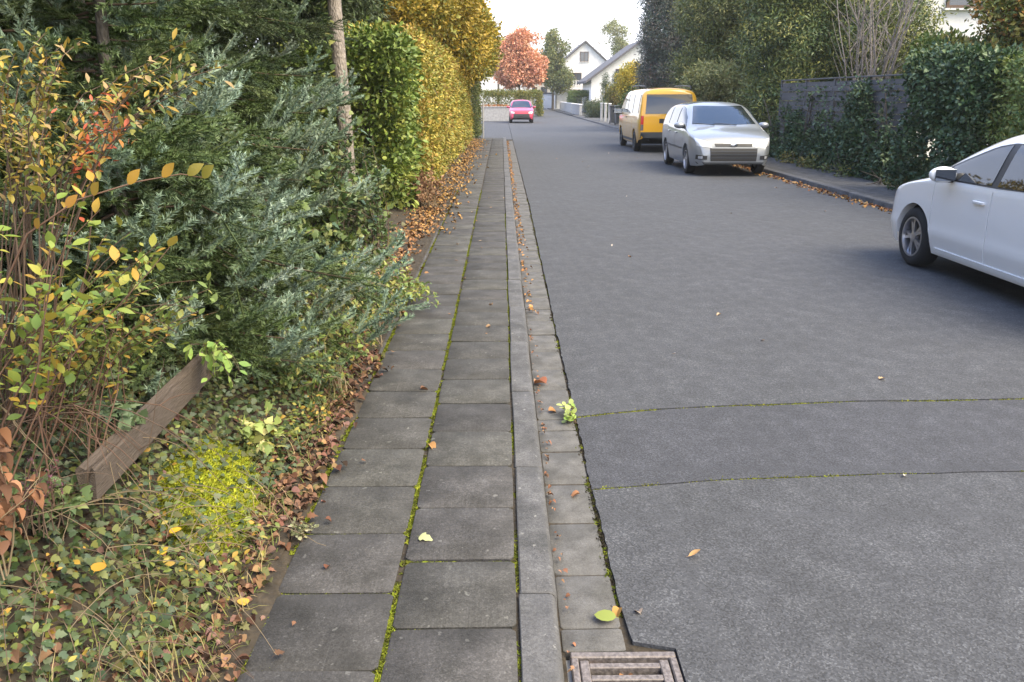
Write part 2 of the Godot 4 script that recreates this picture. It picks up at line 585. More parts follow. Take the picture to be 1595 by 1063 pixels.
func hedge_mass(lo: Vector3, hi: Vector3, per_m2: float, bulge: float, faces: String, deep: float) -> Array:
	# points spread over the faces of a box, uneven and some depth inward; returns [point, outward]
	var out := []
	var s := hi - lo
	var jobs := []
	if "l" in faces: jobs.append([Vector3(lo.x, lo.y, lo.z), Vector3(0, 0, s.z), Vector3(0, s.y, 0), Vector3.LEFT])
	if "r" in faces: jobs.append([Vector3(hi.x, lo.y, lo.z), Vector3(0, 0, s.z), Vector3(0, s.y, 0), Vector3.RIGHT])
	if "f" in faces: jobs.append([Vector3(lo.x, lo.y, hi.z), Vector3(s.x, 0, 0), Vector3(0, s.y, 0), Vector3.BACK])
	if "b" in faces: jobs.append([Vector3(lo.x, lo.y, lo.z), Vector3(s.x, 0, 0), Vector3(0, s.y, 0), Vector3.FORWARD])
	if "t" in faces: jobs.append([Vector3(lo.x, hi.y, lo.z), Vector3(s.x, 0, 0), Vector3(0, 0, s.z), Vector3.UP])
	for j in jobs:
		var n := int(j[1].length() * j[2].length() * per_m2)
		for i in n:
			var p: Vector3 = j[0] + j[1] * rr(0, 1) + j[2] * rr(0, 1)
			var b := wob.get_noise_3d(p.x * 60, p.y * 60, p.z * 60) * bulge
			p += j[3] * (b - deep * pow(rr(0, 1), 2.0))
			# round the upper edges
			var e := maxf(0.0, p.y - (hi.y - 0.25)) / 0.25
			p.x = lerpf(p.x, clampf(p.x, lo.x + 0.12, hi.x - 0.12), clampf(e, 0, 1))
			out.append([p, j[3]])
	return out


func mass_xf(pts: Array, s0: float, s1: float) -> Array:
	var out := []
	for p in pts:
		out.append(Transform3D(spin().scaled(Vector3.ONE * rr(s0, s1)), p[0]))
	return out


func tree(called: String, label: String, at: Vector3, o: Dictionary) -> Node3D:
	# o: h trunk height, r trunk radius, lobes [[centre, radii]], n clumps, meshes, mat, cols, group
	var t := thing(called, label, "tree", at, 0.0, o.get("group", ""))
	var b := Build.new()
	var p := bent(Vector3(0, -0.1, 0), Vector3(o.get("lean", 0.0), 1, 0), o.h, 0.0, 7, 0.05)
	b.tube(p, taper(7, o.r, o.r * 0.45), 9)
	part("trunk", b.mesh(), o.get("bark", M.bark), t)
	var all := []
	var tint := []
	var total := 0.0
	for l in o.lobes: total += l[1].x * l[1].y + l[1].y * l[1].z + l[1].x * l[1].z
	for l in o.lobes:
		var c: Vector3 = l[0]
		var r: Vector3 = l[1]
		var br := Build.new()
		var s := at_path(p, clampf(c.y / o.h * 0.6, 0.25, 0.95))
		var q := bent(s, c - s + Vector3(0, 0.15, 0), (c - s).length(), 0.05, 6, 0.08)
		br.tube(q, taper(6, o.r * 0.42, o.r * 0.12), 6, false)
		for k in 4:
			var e := c + rdir() * r * 0.85
			br.tube(PackedVector3Array([q[4], q[4].lerp(e, 0.5) + Vector3(0, 0.06, 0), e]), taper(3, o.r * 0.16, o.r * 0.04), 4, false)
		part("limb", br.mesh(), o.get("bark", M.bark), t)
		var share: float = (r.x * r.y + r.y * r.z + r.x * r.z) / total
		for i in int(o.n * share):
			var d := rdir()
			var f := pow(rr(0, 1), 0.33)
			var pos := c + d * r * f * (1.0 + 0.22 * wob.get_noise_3d(d.x * 140 + c.x * 50, d.y * 140 + c.y * 50, d.z * 140))
			if wob.get_noise_3d(pos.x * 45 + at.x * 9, pos.y * 45, pos.z * 45 + at.z * 9) < o.get("gaps", -0.3): continue
			all.append(Transform3D(spin().scaled(Vector3.ONE * rr(0.75, 1.3)), pos))
			tint.append(shade(pick(o.cols), 0.22))
	var ms: Array = o.meshes
	var crown := Node3D.new()
	var lists := []
	for m in ms: lists.append([[], []])
	for i in all.size():
		lists[i % ms.size()][0].append(all[i]); lists[i % ms.size()][1].append(tint[i])
	for i in ms.size():
		copies("crown", ms[i], o.mat, t, lists[i][0], lists[i][1])
	crown.free()
	return t


# ---------------------------------------------------------------- ground, road, pavement
func bank(x: float, z: float) -> float:
	# the verge rises from the pavement edge towards the garden
	var t := clampf((-0.95 - x) / 1.1, 0, 1)
	var far := clampf((-z - 5.5) / 3.0, 0, 1)
	var h := lerpf(0.42, 0.14, far) * t * t * (3 - 2 * t)
	h += clampf((-2.05 - x) / 4.0, 0, 1) * 0.3 * (1 - far)
	return 0.006 + h + wob.get_noise_2d(x * 90, z * 90) * 0.035 * clampf((-0.9 - x) * 4, 0, 1)


func sheet(left: Callable, right: Callable, za: Callable, zb: Callable, nu: int, nv: int, y: float, thick: float, power := 1.0, relief := 0.003) -> ArrayMesh:
	# a slab of ground between two long edges x(z) and two cross edges z(x), with a skirt
	var b := Build.new()
	var g := []
	for j in nv + 1:
		var row := PackedVector3Array()
		var t := pow(float(j) / nv, power)
		for i in nu + 1:
			var u := float(i) / nu
			var zm := lerpf(za.call(0.5), zb.call(0.5), t)
			var x := lerpf(left.call(zm), right.call(zm), u)
			var z: float = lerpf(za.call(x), zb.call(x), t)
			row.append(Vector3(x, y + wob.get_noise_2d(x * 60, z * 60) * relief, z))
		g.append(row)
	for j in nv:
		for i in nu:
			b.quad(g[j][i], g[j][i + 1], g[j + 1][i + 1], g[j + 1][i])
	b.smooth(60)
	var dn := Vector3(0, -thick, 0)
	for i in nu:
		b.quad(g[0][i] + dn, g[0][i + 1] + dn, g[0][i + 1], g[0][i])
		b.quad(g[nv][i + 1] + dn, g[nv][i] + dn, g[nv][i], g[nv][i + 1])
	for j in nv:
		b.quad(g[j + 1][0] + dn, g[j][0] + dn, g[j][0], g[j + 1][0])
		b.quad(g[j][nu] + dn, g[j + 1][nu] + dn, g[j + 1][nu], g[j][nu])
	return b.mesh()


func stone(sx: float, sz: float, h: float, bevel: float, rough: float) -> ArrayMesh:
	# a paving stone: worn outline, chamfered upper edge, top at y = 0
	var b := Build.new()
	var pts := []
	var c := [Vector2(-sx, -sz) / 2, Vector2(-sx, sz) / 2, Vector2(sx, sz) / 2, Vector2(sx, -sz) / 2]
	for k in 4:
		var p: Vector2 = c[k]
		var q: Vector2 = c[(k + 1) % 4]
		for t in [0.04, 0.35, 0.65, 0.96]:
			var m := p.lerp(q, t)
			if t < 0.1 or t > 0.9: m *= 1.0 - rr(0.1, 1.0) * rough
			pts.append(m + Vector2(rr(-1, 1), rr(-1, 1)) * rough * sx * 0.25)
	var n := pts.size()
	var low := []
	var mid := []
	var top := []
	for p in pts:
		low.append(Vector3(p.x, -h, p.y))
		mid.append(Vector3(p.x, -bevel, p.y))
		var d: Vector2 = p - p.normalized() * bevel * 1.5
		top.append(Vector3(d.x, rr(-0.0006, 0.0006), d.y))
	for k in n:
		var l := (k + 1) % n
		b.quad(low[k], low[l], mid[l], mid[k])
		b.quad(mid[k], mid[l], top[l], top[k])
		b.tri(top[k], top[l], Vector3.ZERO)
	return b.mesh(40)


func moss_line(xf: Array, tint: Array, a: Vector3, b: Vector3, step: float, wide: float, dense: Callable) -> void:
	var n := int((b - a).length() / step)
	for i in n:
		var p := a.lerp(b, (i + rr(0, 1)) / n)
		if rr(0, 1) > dense.call(p): continue
		var s := rr(0.5, 1.2)
		p += Vector3(rr(-1, 1) * wide, 0, rr(-1, 1) * wide)
		xf.append(Transform3D(Basis(Vector3.UP, rr(0, TAU)).scaled(Vector3(s, s * rr(0.6, 1.1), s)), p))
		tint.append(shade(pick([Color(0.16, 0.19, 0.02), Color(0.11, 0.13, 0.02), Color(0.07, 0.075, 0.02), Color(0.2, 0.23, 0.025)]), 0.3))


func moss_tuft(r: float) -> ArrayMesh:
	var b := Build.new()
	for k in 16:
		var d := rdir()
		d.y = absf(d.y) * 0.7 + 0.15
		var p := Vector3(rr(-r, r), 0, rr(-r, r)) * 0.7
		var w := d.cross(rdir()).normalized() * r * 0.22
		b.cur = Color.WHITE * rr(0.7, 1.3)
		b.tri(p - w, p + w, p + d * r * rr(0.5, 0.9))
	return b.mesh()


func crack_near(x: float) -> float:
	return -(3.36 + 0.18 * (1 - exp(-(x - 0.41) * 1.1)) + wob.get_noise_2d(x * 110, 5) * 0.018)


func crack_far(x: float) -> float:
	return -(4.235 + 0.27 * (1 - exp(-(x - 0.41) * 1.0)) + wob.get_noise_2d(x * 95, 50) * 0.018)


func road_edge(z: float) -> float:
	var e := 0.409 + wob.get_noise_2d(z * 160, 9) * 0.009 + wob.get_noise_2d(z * 1500, 19) * 0.01
	e += 0.045 * clampf((-z - 5.0) / 8.0, 0, 1)
	if z > -2.24: e = 0.56
	elif z > -2.5: e = lerpf(0.425, 0.41, (-z - 2.24) / 0.26) + wob.get_noise_2d(z * 300, 2) * 0.01
	return e


func build_ground() -> void:
	var b := Build.new()
	b.quad(Vector3(-700, -0.16, 60), Vector3(700, -0.16, 60), Vector3(700, -0.16, -900), Vector3(-700, -0.16, -900))
	var o := part("ground", b.mesh(), M.lawn, self)
	tag(o, "", "", "", "structure")
	b = Build.new()
	for q in [[-1.3, 0.2, 6.0, -2.24], [0.56, 7.0, 6.0, -2.24], [-1.3, 7.0, -2.24, -36.0]]:
		b.quad(Vector3(q[0], -0.094, q[2]), Vector3(q[1], -0.094, q[2]), Vector3(q[1], -0.094, q[3]), Vector3(q[0], -0.094, q[3]))
	o = part("road_bed", b.mesh(), M.soil, self)
	tag(o, "", "", "", "structure")

	# carriageway: three lays of asphalt with open joints between them
	var road := thing("road", "", "", Vector3.ZERO, 0, "", "structure")
	var r := func(_z): return 6.14
	part("asphalt", sheet(road_edge, r, func(_x): return 5.0, func(x): return crack_near(x) + 0.007, 70, 170, ROAD_Y, 0.04), M.asphalt, road)
	part("asphalt_patch", sheet(road_edge, r, func(x): return crack_near(x) - 0.008, func(x): return crack_far(x) + 0.008, 70, 26, ROAD_Y - 0.002, 0.04), M.patch, road)
	part("asphalt", sheet(road_edge, r, func(x): return crack_far(x) - 0.008, func(_x): return -190.0, 24, 420, ROAD_Y, 0.04, 2.6), M.asphalt, road)
	var side := part("side_street", sheet(func(_z): return -40.0, func(_z): return 0.44, func(_x): return -34.4, func(_x): return -59.8, 20, 10, ROAD_Y - 0.004, 0.04), M.asphalt, self)
	tag(side, "", "", "", "structure")
	# moss in the two joints
	var xf := []
	var tint := []
	var gap := func(p): return clampf(0.5 + 2.4 * wob.get_noise_2d(p.x * 130, p.z * 30 + 77), 0.0, 1.0) * 0.75
	for k in 60:
		var x0 := 0.42 + k * 0.095
		var x1 := x0 + 0.095
		moss_line(xf, tint, Vector3(x0, ROAD_Y - 0.01, crack_near(x0)), Vector3(x1, ROAD_Y - 0.01, crack_near(x1)), 0.003, 0.011, gap)
		moss_line(xf, tint, Vector3(x0, ROAD_Y - 0.01, crack_far(x0)), Vector3(x1, ROAD_Y - 0.01, crack_far(x1)), 0.003, 0.011, gap)
	var first := tint.size()
	for k in 100:
		var z0 := -2.35 - k * 0.12
		moss_line(xf, tint, Vector3(road_edge(z0) - 0.008, ROAD_Y - 0.014, z0), Vector3(road_edge(z0 - 0.12) - 0.008, ROAD_Y - 0.014, z0 - 0.12), 0.004, 0.006, func(p): return clampf(0.5 + 1.6 * wob.get_noise_2d(p.z * 90, 70), 0, 0.8))
	for k in range(first, tint.size()):
		if rng.randf() < 0.7: tint[k] = shade(Color(0.055, 0.048, 0.036), 0.3)
	for k in first: tint[k] = Color(tint[k].r * 1.5, tint[k].g * 1.4, tint[k].b * 1.3)
	copies("moss", moss_tuft(0.024), M.moss, road, xf, tint)

	# pavement: three columns of square slabs
	var walk := thing("pavement", "", "", Vector3.ZERO, 0, "", "structure")
	var kinds := []
	for k in 6: kinds.append(stone(0.404, 0.3935, 0.06, 0.0035, 0.012))
	for colm in 3:
		var x := -0.158 - 0.423 * colm
		for k in 84:
			var d := 1.25 + 0.4 * k + (0.2 if colm == 1 else 0.0)
			if d > 33.6 or (colm == 2 and d < 4.5): continue
			var tilt := Basis(Vector3(1, 0, 0), rr(-0.012, 0.012)) * Basis(Vector3(0, 0, 1), rr(-0.01, 0.01)) * Basis(Vector3.UP, rr(-0.008, 0.008) + (PI if rng.randf() < 0.5 else 0.0))
			part("paving_slab", pick(kinds), pick(M.slabs), walk, Transform3D(tilt, Vector3(x + rr(-0.003, 0.003), rr(-0.003, 0.002), -d)))
	xf = []; tint = []
	var thick_moss := func(p): return clampf(0.42 + 1.7 * wob.get_noise_2d(p.z * 75, p.x * 40), 0.04, 0.9)
	var thin_moss := func(p): return clampf(0.45 + 2.0 * wob.get_noise_2d(p.z * 75 + 400, p.x * 40), 0.0, 0.8)
	moss_line(xf, tint, Vector3(-0.3695, -0.01, -1.8), Vector3(-0.3695, -0.01, -15), 0.0028, 0.006, thick_moss)
	moss_line(xf, tint, Vector3(-0.7925, -0.01, -1.8), Vector3(-0.7925, -0.01, -15), 0.0028, 0.007, thick_moss)
	moss_line(xf, tint, Vector3(0.051, -0.014, -1.8), Vector3(0.051, -0.014, -12), 0.0035, 0.004, thin_moss)
	for k in 24:
		for colm in 2:
			var x0 := -0.36 - 0.423 * colm
			var d := 1.25 + 0.4 * k + (0.4 if colm == 1 else 0.2)
			moss_line(xf, tint, Vector3(x0, -0.013, -d), Vector3(x0 + 0.4, -0.013, -d), 0.0045, 0.003, thin_moss)
	copies("moss", moss_tuft(0.017), M.moss, walk, xf, tint)
	b = Build.new()
	b.quad(Vector3(-1.5, -0.013, 4), Vector3(0.06, -0.013, 4), Vector3(0.06, -0.013, -34), Vector3(-1.5, -0.013, -34))
	part("bedding", b.mesh(), M.soil, walk)

	# kerb between pavement and gutter
	var kerb := thing("kerb", "", "", Vector3.ZERO, 0, "", "structure")
	kinds = []
	for k in 4: kinds.append(kerb_stone(0.992))
	for k in 35:
		var d := 1.435 + 1.0 * k - 0.5
		if d > 34: break
		var jitter := Vector3(rr(-0.003, 0.003), rr(-0.003, 0.003), 0)
		part("kerbstone", pick(kinds), M.kerb, kerb, Transform3D(Basis(Vector3.UP, rr(-0.003, 0.003)), Vector3(0.118, 0.002, -d) + jitter))
	var kerb2 := thing("kerb", "", "", Vector3.ZERO, 0, "", "structure")
	for k in 70:
		var d := 3.0 + k
		part("kerbstone", pick(kinds), M.kerb, kerb2, Transform3D(Basis(Vector3.UP, PI + rr(-0.003, 0.003)), Vector3(6.21 + rr(-0.004, 0.004), 0.01 + rr(-0.003, 0.003), -d)))

	# gutter of flat pavers
	var gut := thing("gutter", "", "", Vector3.ZERO, 0, "", "structure")
	var joints := [2.235, 2.358, 2.681, 3.072, 3.431, 3.794, 4.062, 4.216, 4.697, 5.081, 5.467, 5.9, 6.283]
	while joints[-1] < 33.0: joints.append(joints[-1] + 0.385)
	var made := {}
	for k in joints.size() - 1:
		var l: float = joints[k + 1] - joints[k] - 0.009
		var key := snappedf(l, 0.01)
		if not made.has(key): made[key] = [stone(0.205, l, 0.06, 0.003, 0.008), stone(0.205, l, 0.06, 0.003, 0.01)]
		var wide := 0.04 * clampf((joints[k] - 5.0) / 8.0, 0, 1)
		part("paver", pick(made[key]), M.paver, gut, Transform3D(Basis(Vector3(0, 0, 1), 0.012).scaled(Vector3(1 + wide * 4.5, 1, 1)), Vector3(0.295 + wide * 0.5 + rr(-0.003, 0.003), ROAD_Y - 0.008 + rr(-0.004, 0.003), -(joints[k] + joints[k + 1]) / 2)))

	# far pavement across the road
	o = part("far_pavement", sheet(func(_z): return 6.27, func(_z): return 9.5, func(_x): return 4.0, func(_x): return -120.0, 8, 130, 0.0, 0.1, 1.4, 0.012), M.slab, self)
	tag(o, "", "", "", "structure")

	# the verge: a bank of soil under the plants
	b = Build.new()
	var g := []
	for j in 141:
		var row := PackedVector3Array()
		for i in 41:
			var x := -0.80 - 5.6 * pow(i / 40.0, 1.5)
			var z := 3.0 - 37.2 * j / 140.0
			var edge := wob.get_noise_2d(z * 110, 300) * 0.22
			if i == 0: x += edge * 0.5 - 0.22 * clampf((-z - 4.8) / 1.5, 0, 1)
			row.append(Vector3(x, bank(x, z) - (0.02 if i == 0 else 0.0), z))
		g.append(row)
	for j in 140:
		for i in 40:
			b.quad(g[j][i + 1], g[j][i], g[j + 1][i], g[j + 1][i + 1])
	o = part("verge", b.mesh(60), M.soil, self)
	tag(o, "", "", "", "structure")
	grate()


func kerb_stone(l: float) -> ArrayMesh:
	# rounded front edge at +x, battered front face; top at y = 0
	var b := Build.new()
	var prof := [Vector2(-0.062, -0.16), Vector2(-0.062, -0.004), Vector2(-0.058, 0.0), Vector2(0.035, 0.0), Vector2(0.05, -0.003), Vector2(0.06, -0.011), Vector2(0.065, -0.025), Vector2(0.072, -0.16)]
	var zs := [-l / 2, -l / 2 + 0.006, -l / 6, l / 6, l / 2 - 0.006, l / 2]
	var rings := []
	for i in 6:
		var row := []
		for p in prof:
			var q: Vector2 = p + (Vector2(-signf(p.x) * 0.003, -0.004 if p.y > -0.1 else 0.0) if i == 0 or i == 5 else Vector2(rr(-1, 1), rr(-1, 1)) * 0.0015)
			row.append(Vector3(q.x, q.y, zs[i]))
		rings.append(row)
	for i in 5:
		for k in prof.size() - 1:
			b.quad(rings[i][k], rings[i + 1][k], rings[i + 1][k + 1], rings[i][k + 1])
	for k in range(1, prof.size() - 1):
		b.tri(rings[0][0], rings[0][k], rings[0][k + 1])
		b.tri(rings[5][0], rings[5][k + 1], rings[5][k])
	return b.mesh(35)


func grate() -> void:
	var o := thing("drain_grate", "rusty iron drain grate set in the gutter beside the kerb", "drain", Vector3(0.385, ROAD_Y - 0.004, -1.98))
	var b := Build.new()
	b.rbox(Vector3(0, -0.03, -0.24), Vector3(0.34, 0.06, 0.028), 0.004)
	b.rbox(Vector3(0, -0.03, 0.24), Vector3(0.34, 0.06, 0.028), 0.004)
	b.rbox(Vector3(-0.158, -0.03, 0), Vector3(0.024, 0.06, 0.452), 0.004)
	b.rbox(Vector3(0.158, -0.03, 0), Vector3(0.024, 0.06, 0.452), 0.004)
	part("frame", b.mesh(), M.iron, o)
	b = Build.new()
	b.rbox(Vector3(-0.127, -0.026, 0), Vector3(0.03, 0.04, 0.44), 0.003)
	part("side_rail", b.mesh(), M.iron, o)
	b = Build.new()
	b.rbox(Vector3(0.127, -0.026, 0), Vector3(0.03, 0.04, 0.44), 0.003)
	part("side_rail", b.mesh(), M.iron, o)
	for k in 8:
		b = Build.new()
		b.rbox(Vector3(0, -0.026, -0.196 + k * 0.056), Vector3(0.226, 0.038, 0.024), 0.003)
		part("bar", b.mesh(), M.iron, o)
	b = Build.new()
	b.box(Vector3(0, -0.36, 0), Vector3(0.34, 0.02, 0.5))
	b.box(Vector3(-0.18, -0.2, 0), Vector3(0.02, 0.34, 0.5)); b.box(Vector3(0.18, -0.2, 0), Vector3(0.02, 0.34, 0.5))
	b.box(Vector3(0, -0.2, -0.255), Vector3(0.34, 0.34, 0.02)); b.box(Vector3(0, -0.2, 0.255), Vector3(0.34, 0.34, 0.02))
	part("shaft", b.mesh(), M.wall_grey, o)


# ---------------------------------------------------------------- vehicles: front along +z, standing on y = 0
class Shape:
	var host: Node
	var top: PackedVector2Array
	var belt: PackedVector2Array
	var low: PackedVector2Array
	var half: float          # half width
	var zf: float
	var zr: float
	var lean: float          # tumblehome of the upper sides
	var nose := 0.2          # how far the corners are drawn in, in plan
	var tail := 0.12
	var nose_len := 0.6
	var tail_len := 0.4
	var crease := 0.0
	var crease_y := 0.5
	var seams := []
	const R := 0.05

	func edge(z: float) -> float:
		var d := minf(zf - z, z - zr)
		return 0.0 if d >= R else R - sqrt(maxf(R * R - (R - maxf(d, 0.0)) * (R - maxf(d, 0.0)), 0.0))

	func yt(z: float) -> float: return host.along(top, z) - edge(z)
	func yl(z: float) -> float: return host.along(low, z) + edge(z)
	func yb(z: float) -> float: return minf(host.along(belt, z), yt(z) - 0.035)

	func wb(z: float) -> float:
		var t := clampf((z - (zf - nose_len)) / nose_len, 0, 1)
		var u := clampf(((zr + tail_len) - z) / tail_len, 0, 1)
		return half * (1 - nose * pow(t, 2.4) - tail * pow(u, 2.6)) - edge(z) * 0.8

	func hw(y: float, z: float) -> float:
		var a := yl(z)
		var b := yb(z)
		var c := yt(z)
		var w := wb(z)
		if y <= b:
			var u := clampf((y - a) / maxf(b - a, 0.01), 0, 1)
			var s := w * (1 - 0.075 * pow(1 - u, 3.0) - 0.02 * pow(u, 4.0))
			if crease > 0.0:
				var q := (y - crease_y) / 0.06
				s -= crease * (1.0 / (1.0 + exp(-q * 4.0))) - crease * 0.6 * exp(-q * q)
			return s
		if y >= c: return 0.0
		var h := c - b
		var t := (y - b) / h
		var p := clampf(2.2 + 16.0 * (h - 0.06), 2.2, 11.0)
		return (w * 0.98 - (crease * 1.0 if crease > 0.0 else 0.0) - lean * (y - b)) * sqrt(maxf(1 - pow(t, p), 0.0))

	func y_at(x: float, z: float) -> float:
		var a := yb(z)
		var b := yt(z)
		for i in 22:
			var m := (a + b) / 2
			if hw(m, z) > x: a = m
			else: b = m
		return a

	func z_at(x: float, y: float, front: bool) -> float:
		var a := 0.0
		var b := zf if front else zr
		for i in 24:
			var m := (a + b) / 2
			if y > yl(m) and hw(y, m) > x: a = m
			else: b = m
		return a


func car_body(s: Shape, arches: Array, cut: float) -> ArrayMesh:
	var zs := []
	var z := s.zr
	while z < s.zf:
		zs.append(z)
		var near := minf(s.zf - z, z - s.zr)
		z += 0.006 if near < 0.055 else (0.02 if near < 0.3 else 0.03)
	zs.append(s.zf)
	for q in s.seams:
		for e in [-0.009, -0.005, 0.005, 0.009]: zs.append(q[0] + e)
	for a in arches:
		for k in 41: zs.append(a.x + cut * cos(PI * k / 40.0) * 0.9995)
	zs.sort()
	var b := Build.new()
	var rings := []
	var nl := 16
	var nu := 16
	for zz in zs:
		var row := PackedVector3Array()
		var y0 := s.yl(zz)
		for a in arches:
			if absf(zz - a.x) < cut: y0 = maxf(y0, a.y + sqrt(cut * cut - (zz - a.x) * (zz - a.x)))
		var yb := s.yb(zz)
		var yt := s.yt(zz)
		y0 = minf(y0, yb - 0.02)
		for k in nl:
			var y := lerpf(y0, yb, float(k) / nl)
			var x := s.hw(y, zz)
			for q in s.seams:
				if absf(zz - q[0]) < 0.006 and y > q[1] and y < q[2]: x -= 0.022
			row.append(Vector3(x, y, zz))
		for k in nu + 1:
			var t := sin(PI / 2 * k / nu)
			t = sin(PI / 2 * t)
			row.append(Vector3(s.hw(lerpf(yb, yt, t), zz), lerpf(yb, yt, t), zz))
		rings.append(row)
	var n := nl + nu + 1
	for i in rings.size() - 1:
		for k in n - 1:
			var p: Vector3 = rings[i][k]
			var q: Vector3 = rings[i + 1][k]
			var r: Vector3 = rings[i + 1][k + 1]
			var t: Vector3 = rings[i][k + 1]
			b.quad(p, t, r, q)
			var f := Vector3(-1, 1, 1)
			b.quad(p * f, q * f, r * f, t * f)
	for e in 2:
		var row: PackedVector3Array = rings[0] if e == 0 else rings[rings.size() - 1]
		for k in n - 1:
			var a := row[k]
			var c := row[k + 1]
			var q := [a, c, Vector3(-c.x, c.y, c.z), Vector3(-a.x, a.y, a.z)]
			b.out4(q, Vector3(0, a.y, 0))
	# turned-in lips of the wheel openings
	for a in arches:
		for sx in [-1.0, 1.0]:
			for k in 32:
				var q := []
				for e in [[k, 0.0], [k + 1, 0.0], [k + 1, 0.1], [k, 0.1]]:
					var w: float = PI * e[0] / 32.0
					var zz: float = a.x + cut * cos(w)
					var yy: float = maxf(a.y + cut * sin(w), s.yl(zz))
					q.append(Vector3(sx * (s.hw(yy, zz) - e[1]), yy, zz))
				b.quad(q[0], q[1], q[2], q[3])
	return b.mesh(32)


func side_patch(s: Shape, lo: PackedVector2Array, hi: PackedVector2Array, z0: float, z1: float, off: float, sx: float, nz := 24, ny := 8) -> ArrayMesh:
	var b := Build.new()
	var g := []
	for i in nz + 1:
		var z := lerpf(z0, z1, float(i) / nz)
		var row := []
		var a := poly(lo, z)
		var c := poly(hi, z)
		for k in ny + 1:
			var y := lerpf(a, maxf(c, a), float(k) / ny)
			row.append(Vector3(sx * (s.hw(y, z) + off), y, z))
		g.append(row)
	for i in nz:
		for k in ny:
			b.out4([g[i][k], g[i + 1][k], g[i + 1][k + 1], g[i][k + 1]], Vector3(0, g[i][k].y, g[i][k].z))
		for k in [0, ny]:
			var d := Vector3(-sx * off * 1.5, 0, 0)
			b.quad(g[i][k], g[i + 1][k], g[i + 1][k] + d, g[i][k] + d)
	return b.mesh(40)


func poly(p: PackedVector2Array, x: float) -> float:
	if x <= p[0].x: return p[0].y
	for i in p.size() - 1:
		if x <= p[i + 1].x: return lerpf(p[i].y, p[i + 1].y, (x - p[i].x) / (p[i + 1].x - p[i].x))
	return p[p.size() - 1].y


func top_patch(s: Shape, z0: float, z1: float, w0: float, w1: float, off: float, crown := 0.0) -> ArrayMesh:
	# a pane lying on the upper surface between two stations
	var b := Build.new()
	var g := []
	for i in 17:
		var row := []
		for k in 21:
			var u := k / 10.0 - 1.0
			var t := i / 16.0
			var z := lerpf(z0, z1, t) + crown * u * u
			var x := lerpf(w0, w1, t) * u
			var y := s.y_at(absf(x), z)
			var e := 0.01
			var n := Vector3(0, 1, -(s.yt(z + e) - s.yt(z - e)) / (2 * e)).normalized()
			row.append(Vector3(x, y, z) + n * off)
		g.append(row)
	for i in 16:
		for k in 20:
			b.out4([g[i][k], g[i + 1][k], g[i + 1][k + 1], g[i][k + 1]], Vector3(0, 0.5, 0))
	return b.mesh(40)


func end_patch(s: Shape, q: Array, front: bool, off: float, nx := 12, ny := 8) -> ArrayMesh:
	# a panel on the front or rear; q: four corners (x, y) going round
	var b := Build.new()
	var g := []
	var sg := 1.0 if front else -1.0
	for i in nx + 1:
		var row := []
		for k in ny + 1:
			var u := float(i) / nx
			var t := float(k) / ny
			var p: Vector2 = q[0].lerp(q[1], u).lerp(q[3].lerp(q[2], u), t)
			row.append(Vector3(p.x, p.y, s.z_at(absf(p.x), p.y, front) + sg * off))
		g.append(row)
	for i in nx:
		for k in ny:
			b.out4([g[i][k], g[i + 1][k], g[i + 1][k + 1], g[i][k + 1]], Vector3(0, g[i][k].y, 0))
		for k in [0, ny]:
			b.quad(g[i][k], g[i + 1][k], g[i + 1][k] - Vector3(0, 0, sg * off * 1.6), g[i][k] - Vector3(0, 0, sg * off * 1.6))
	for k in ny:
		for i in [0, nx]:
			b.quad(g[i][k], g[i][k + 1], g[i][k + 1] - Vector3(0, 0, sg * off * 1.6), g[i][k] - Vector3(0, 0, sg * off * 1.6))
	return b.mesh(40)


func wheel(o: Node3D, at: Vector3, r: float, out: float, spokes: int, rim_mat: Material) -> void:
	var w := Node3D.new()
	w.name = "wheel"
	o.add_child(w, true)
	w.position = at
	var t := Transform3D(Basis.from_scale(Vector3(out, 1, 1)), Vector3.ZERO)
	var rr0 := r * 0.66
	var b := Build.new()
	b.lathe(PackedVector2Array([Vector2(rr0, -0.09), Vector2(r - 0.03, -0.1), Vector2(r - 0.006, -0.08), Vector2(r, -0.05), Vector2(r, 0.05), Vector2(r - 0.006, 0.078), Vector2(r - 0.03, 0.097), Vector2(rr0 + 0.02, 0.1), Vector2(rr0, 0.09)]), t, 40)
	part("tyre", b.mesh(45), M.rubber, w)
	b = Build.new()
	b.lathe(PackedVector2Array([Vector2(rr0 + 0.004, 0.085), Vector2(rr0 + 0.004, 0.098), Vector2(rr0 - 0.012, 0.098), Vector2(rr0 - 0.02, 0.06), Vector2(rr0 - 0.025, -0.06)]), t, 40)
	for k in spokes:
		var a := TAU * (k + 0.25) / spokes
		for e in [-0.16, 0.16]:
			var tip := Vector3(0.07, cos(a + e) * (rr0 - 0.01), sin(a + e) * (rr0 - 0.01))
			var root := Vector3(0.082, cos(a + e * 0.5) * 0.03, sin(a + e * 0.5) * 0.03)
			var sd := Vector3(0, -sin(a), cos(a)) * 0.013
			var th := Vector3(-0.03, 0, 0)
			var q := [t * (root - sd), t * (root + sd), t * (tip + sd * 1.3), t * (tip - sd * 1.3)]
			var th2: Vector3 = t.basis * th
			b.out4(q, Vector3.ZERO)
			b.quad(q[0], q[3], q[3] + th2, q[0] + th2)
			b.quad(q[1], q[2], q[2] + th2, q[1] + th2)
	b.lathe(PackedVector2Array([Vector2(0.055, 0.04), Vector2(0.05, 0.085), Vector2(0.03, 0.09), Vector2(0.001, 0.09)]), t, 16)
	part("rim", b.mesh(30), rim_mat, w)
	b = Build.new()
	b.lathe(PackedVector2Array([Vector2(rr0 - 0.018, 0.0), Vector2(0.001, 0.0)]), t, 24)
	part("brake_disc", b.mesh(), M.trim, w)


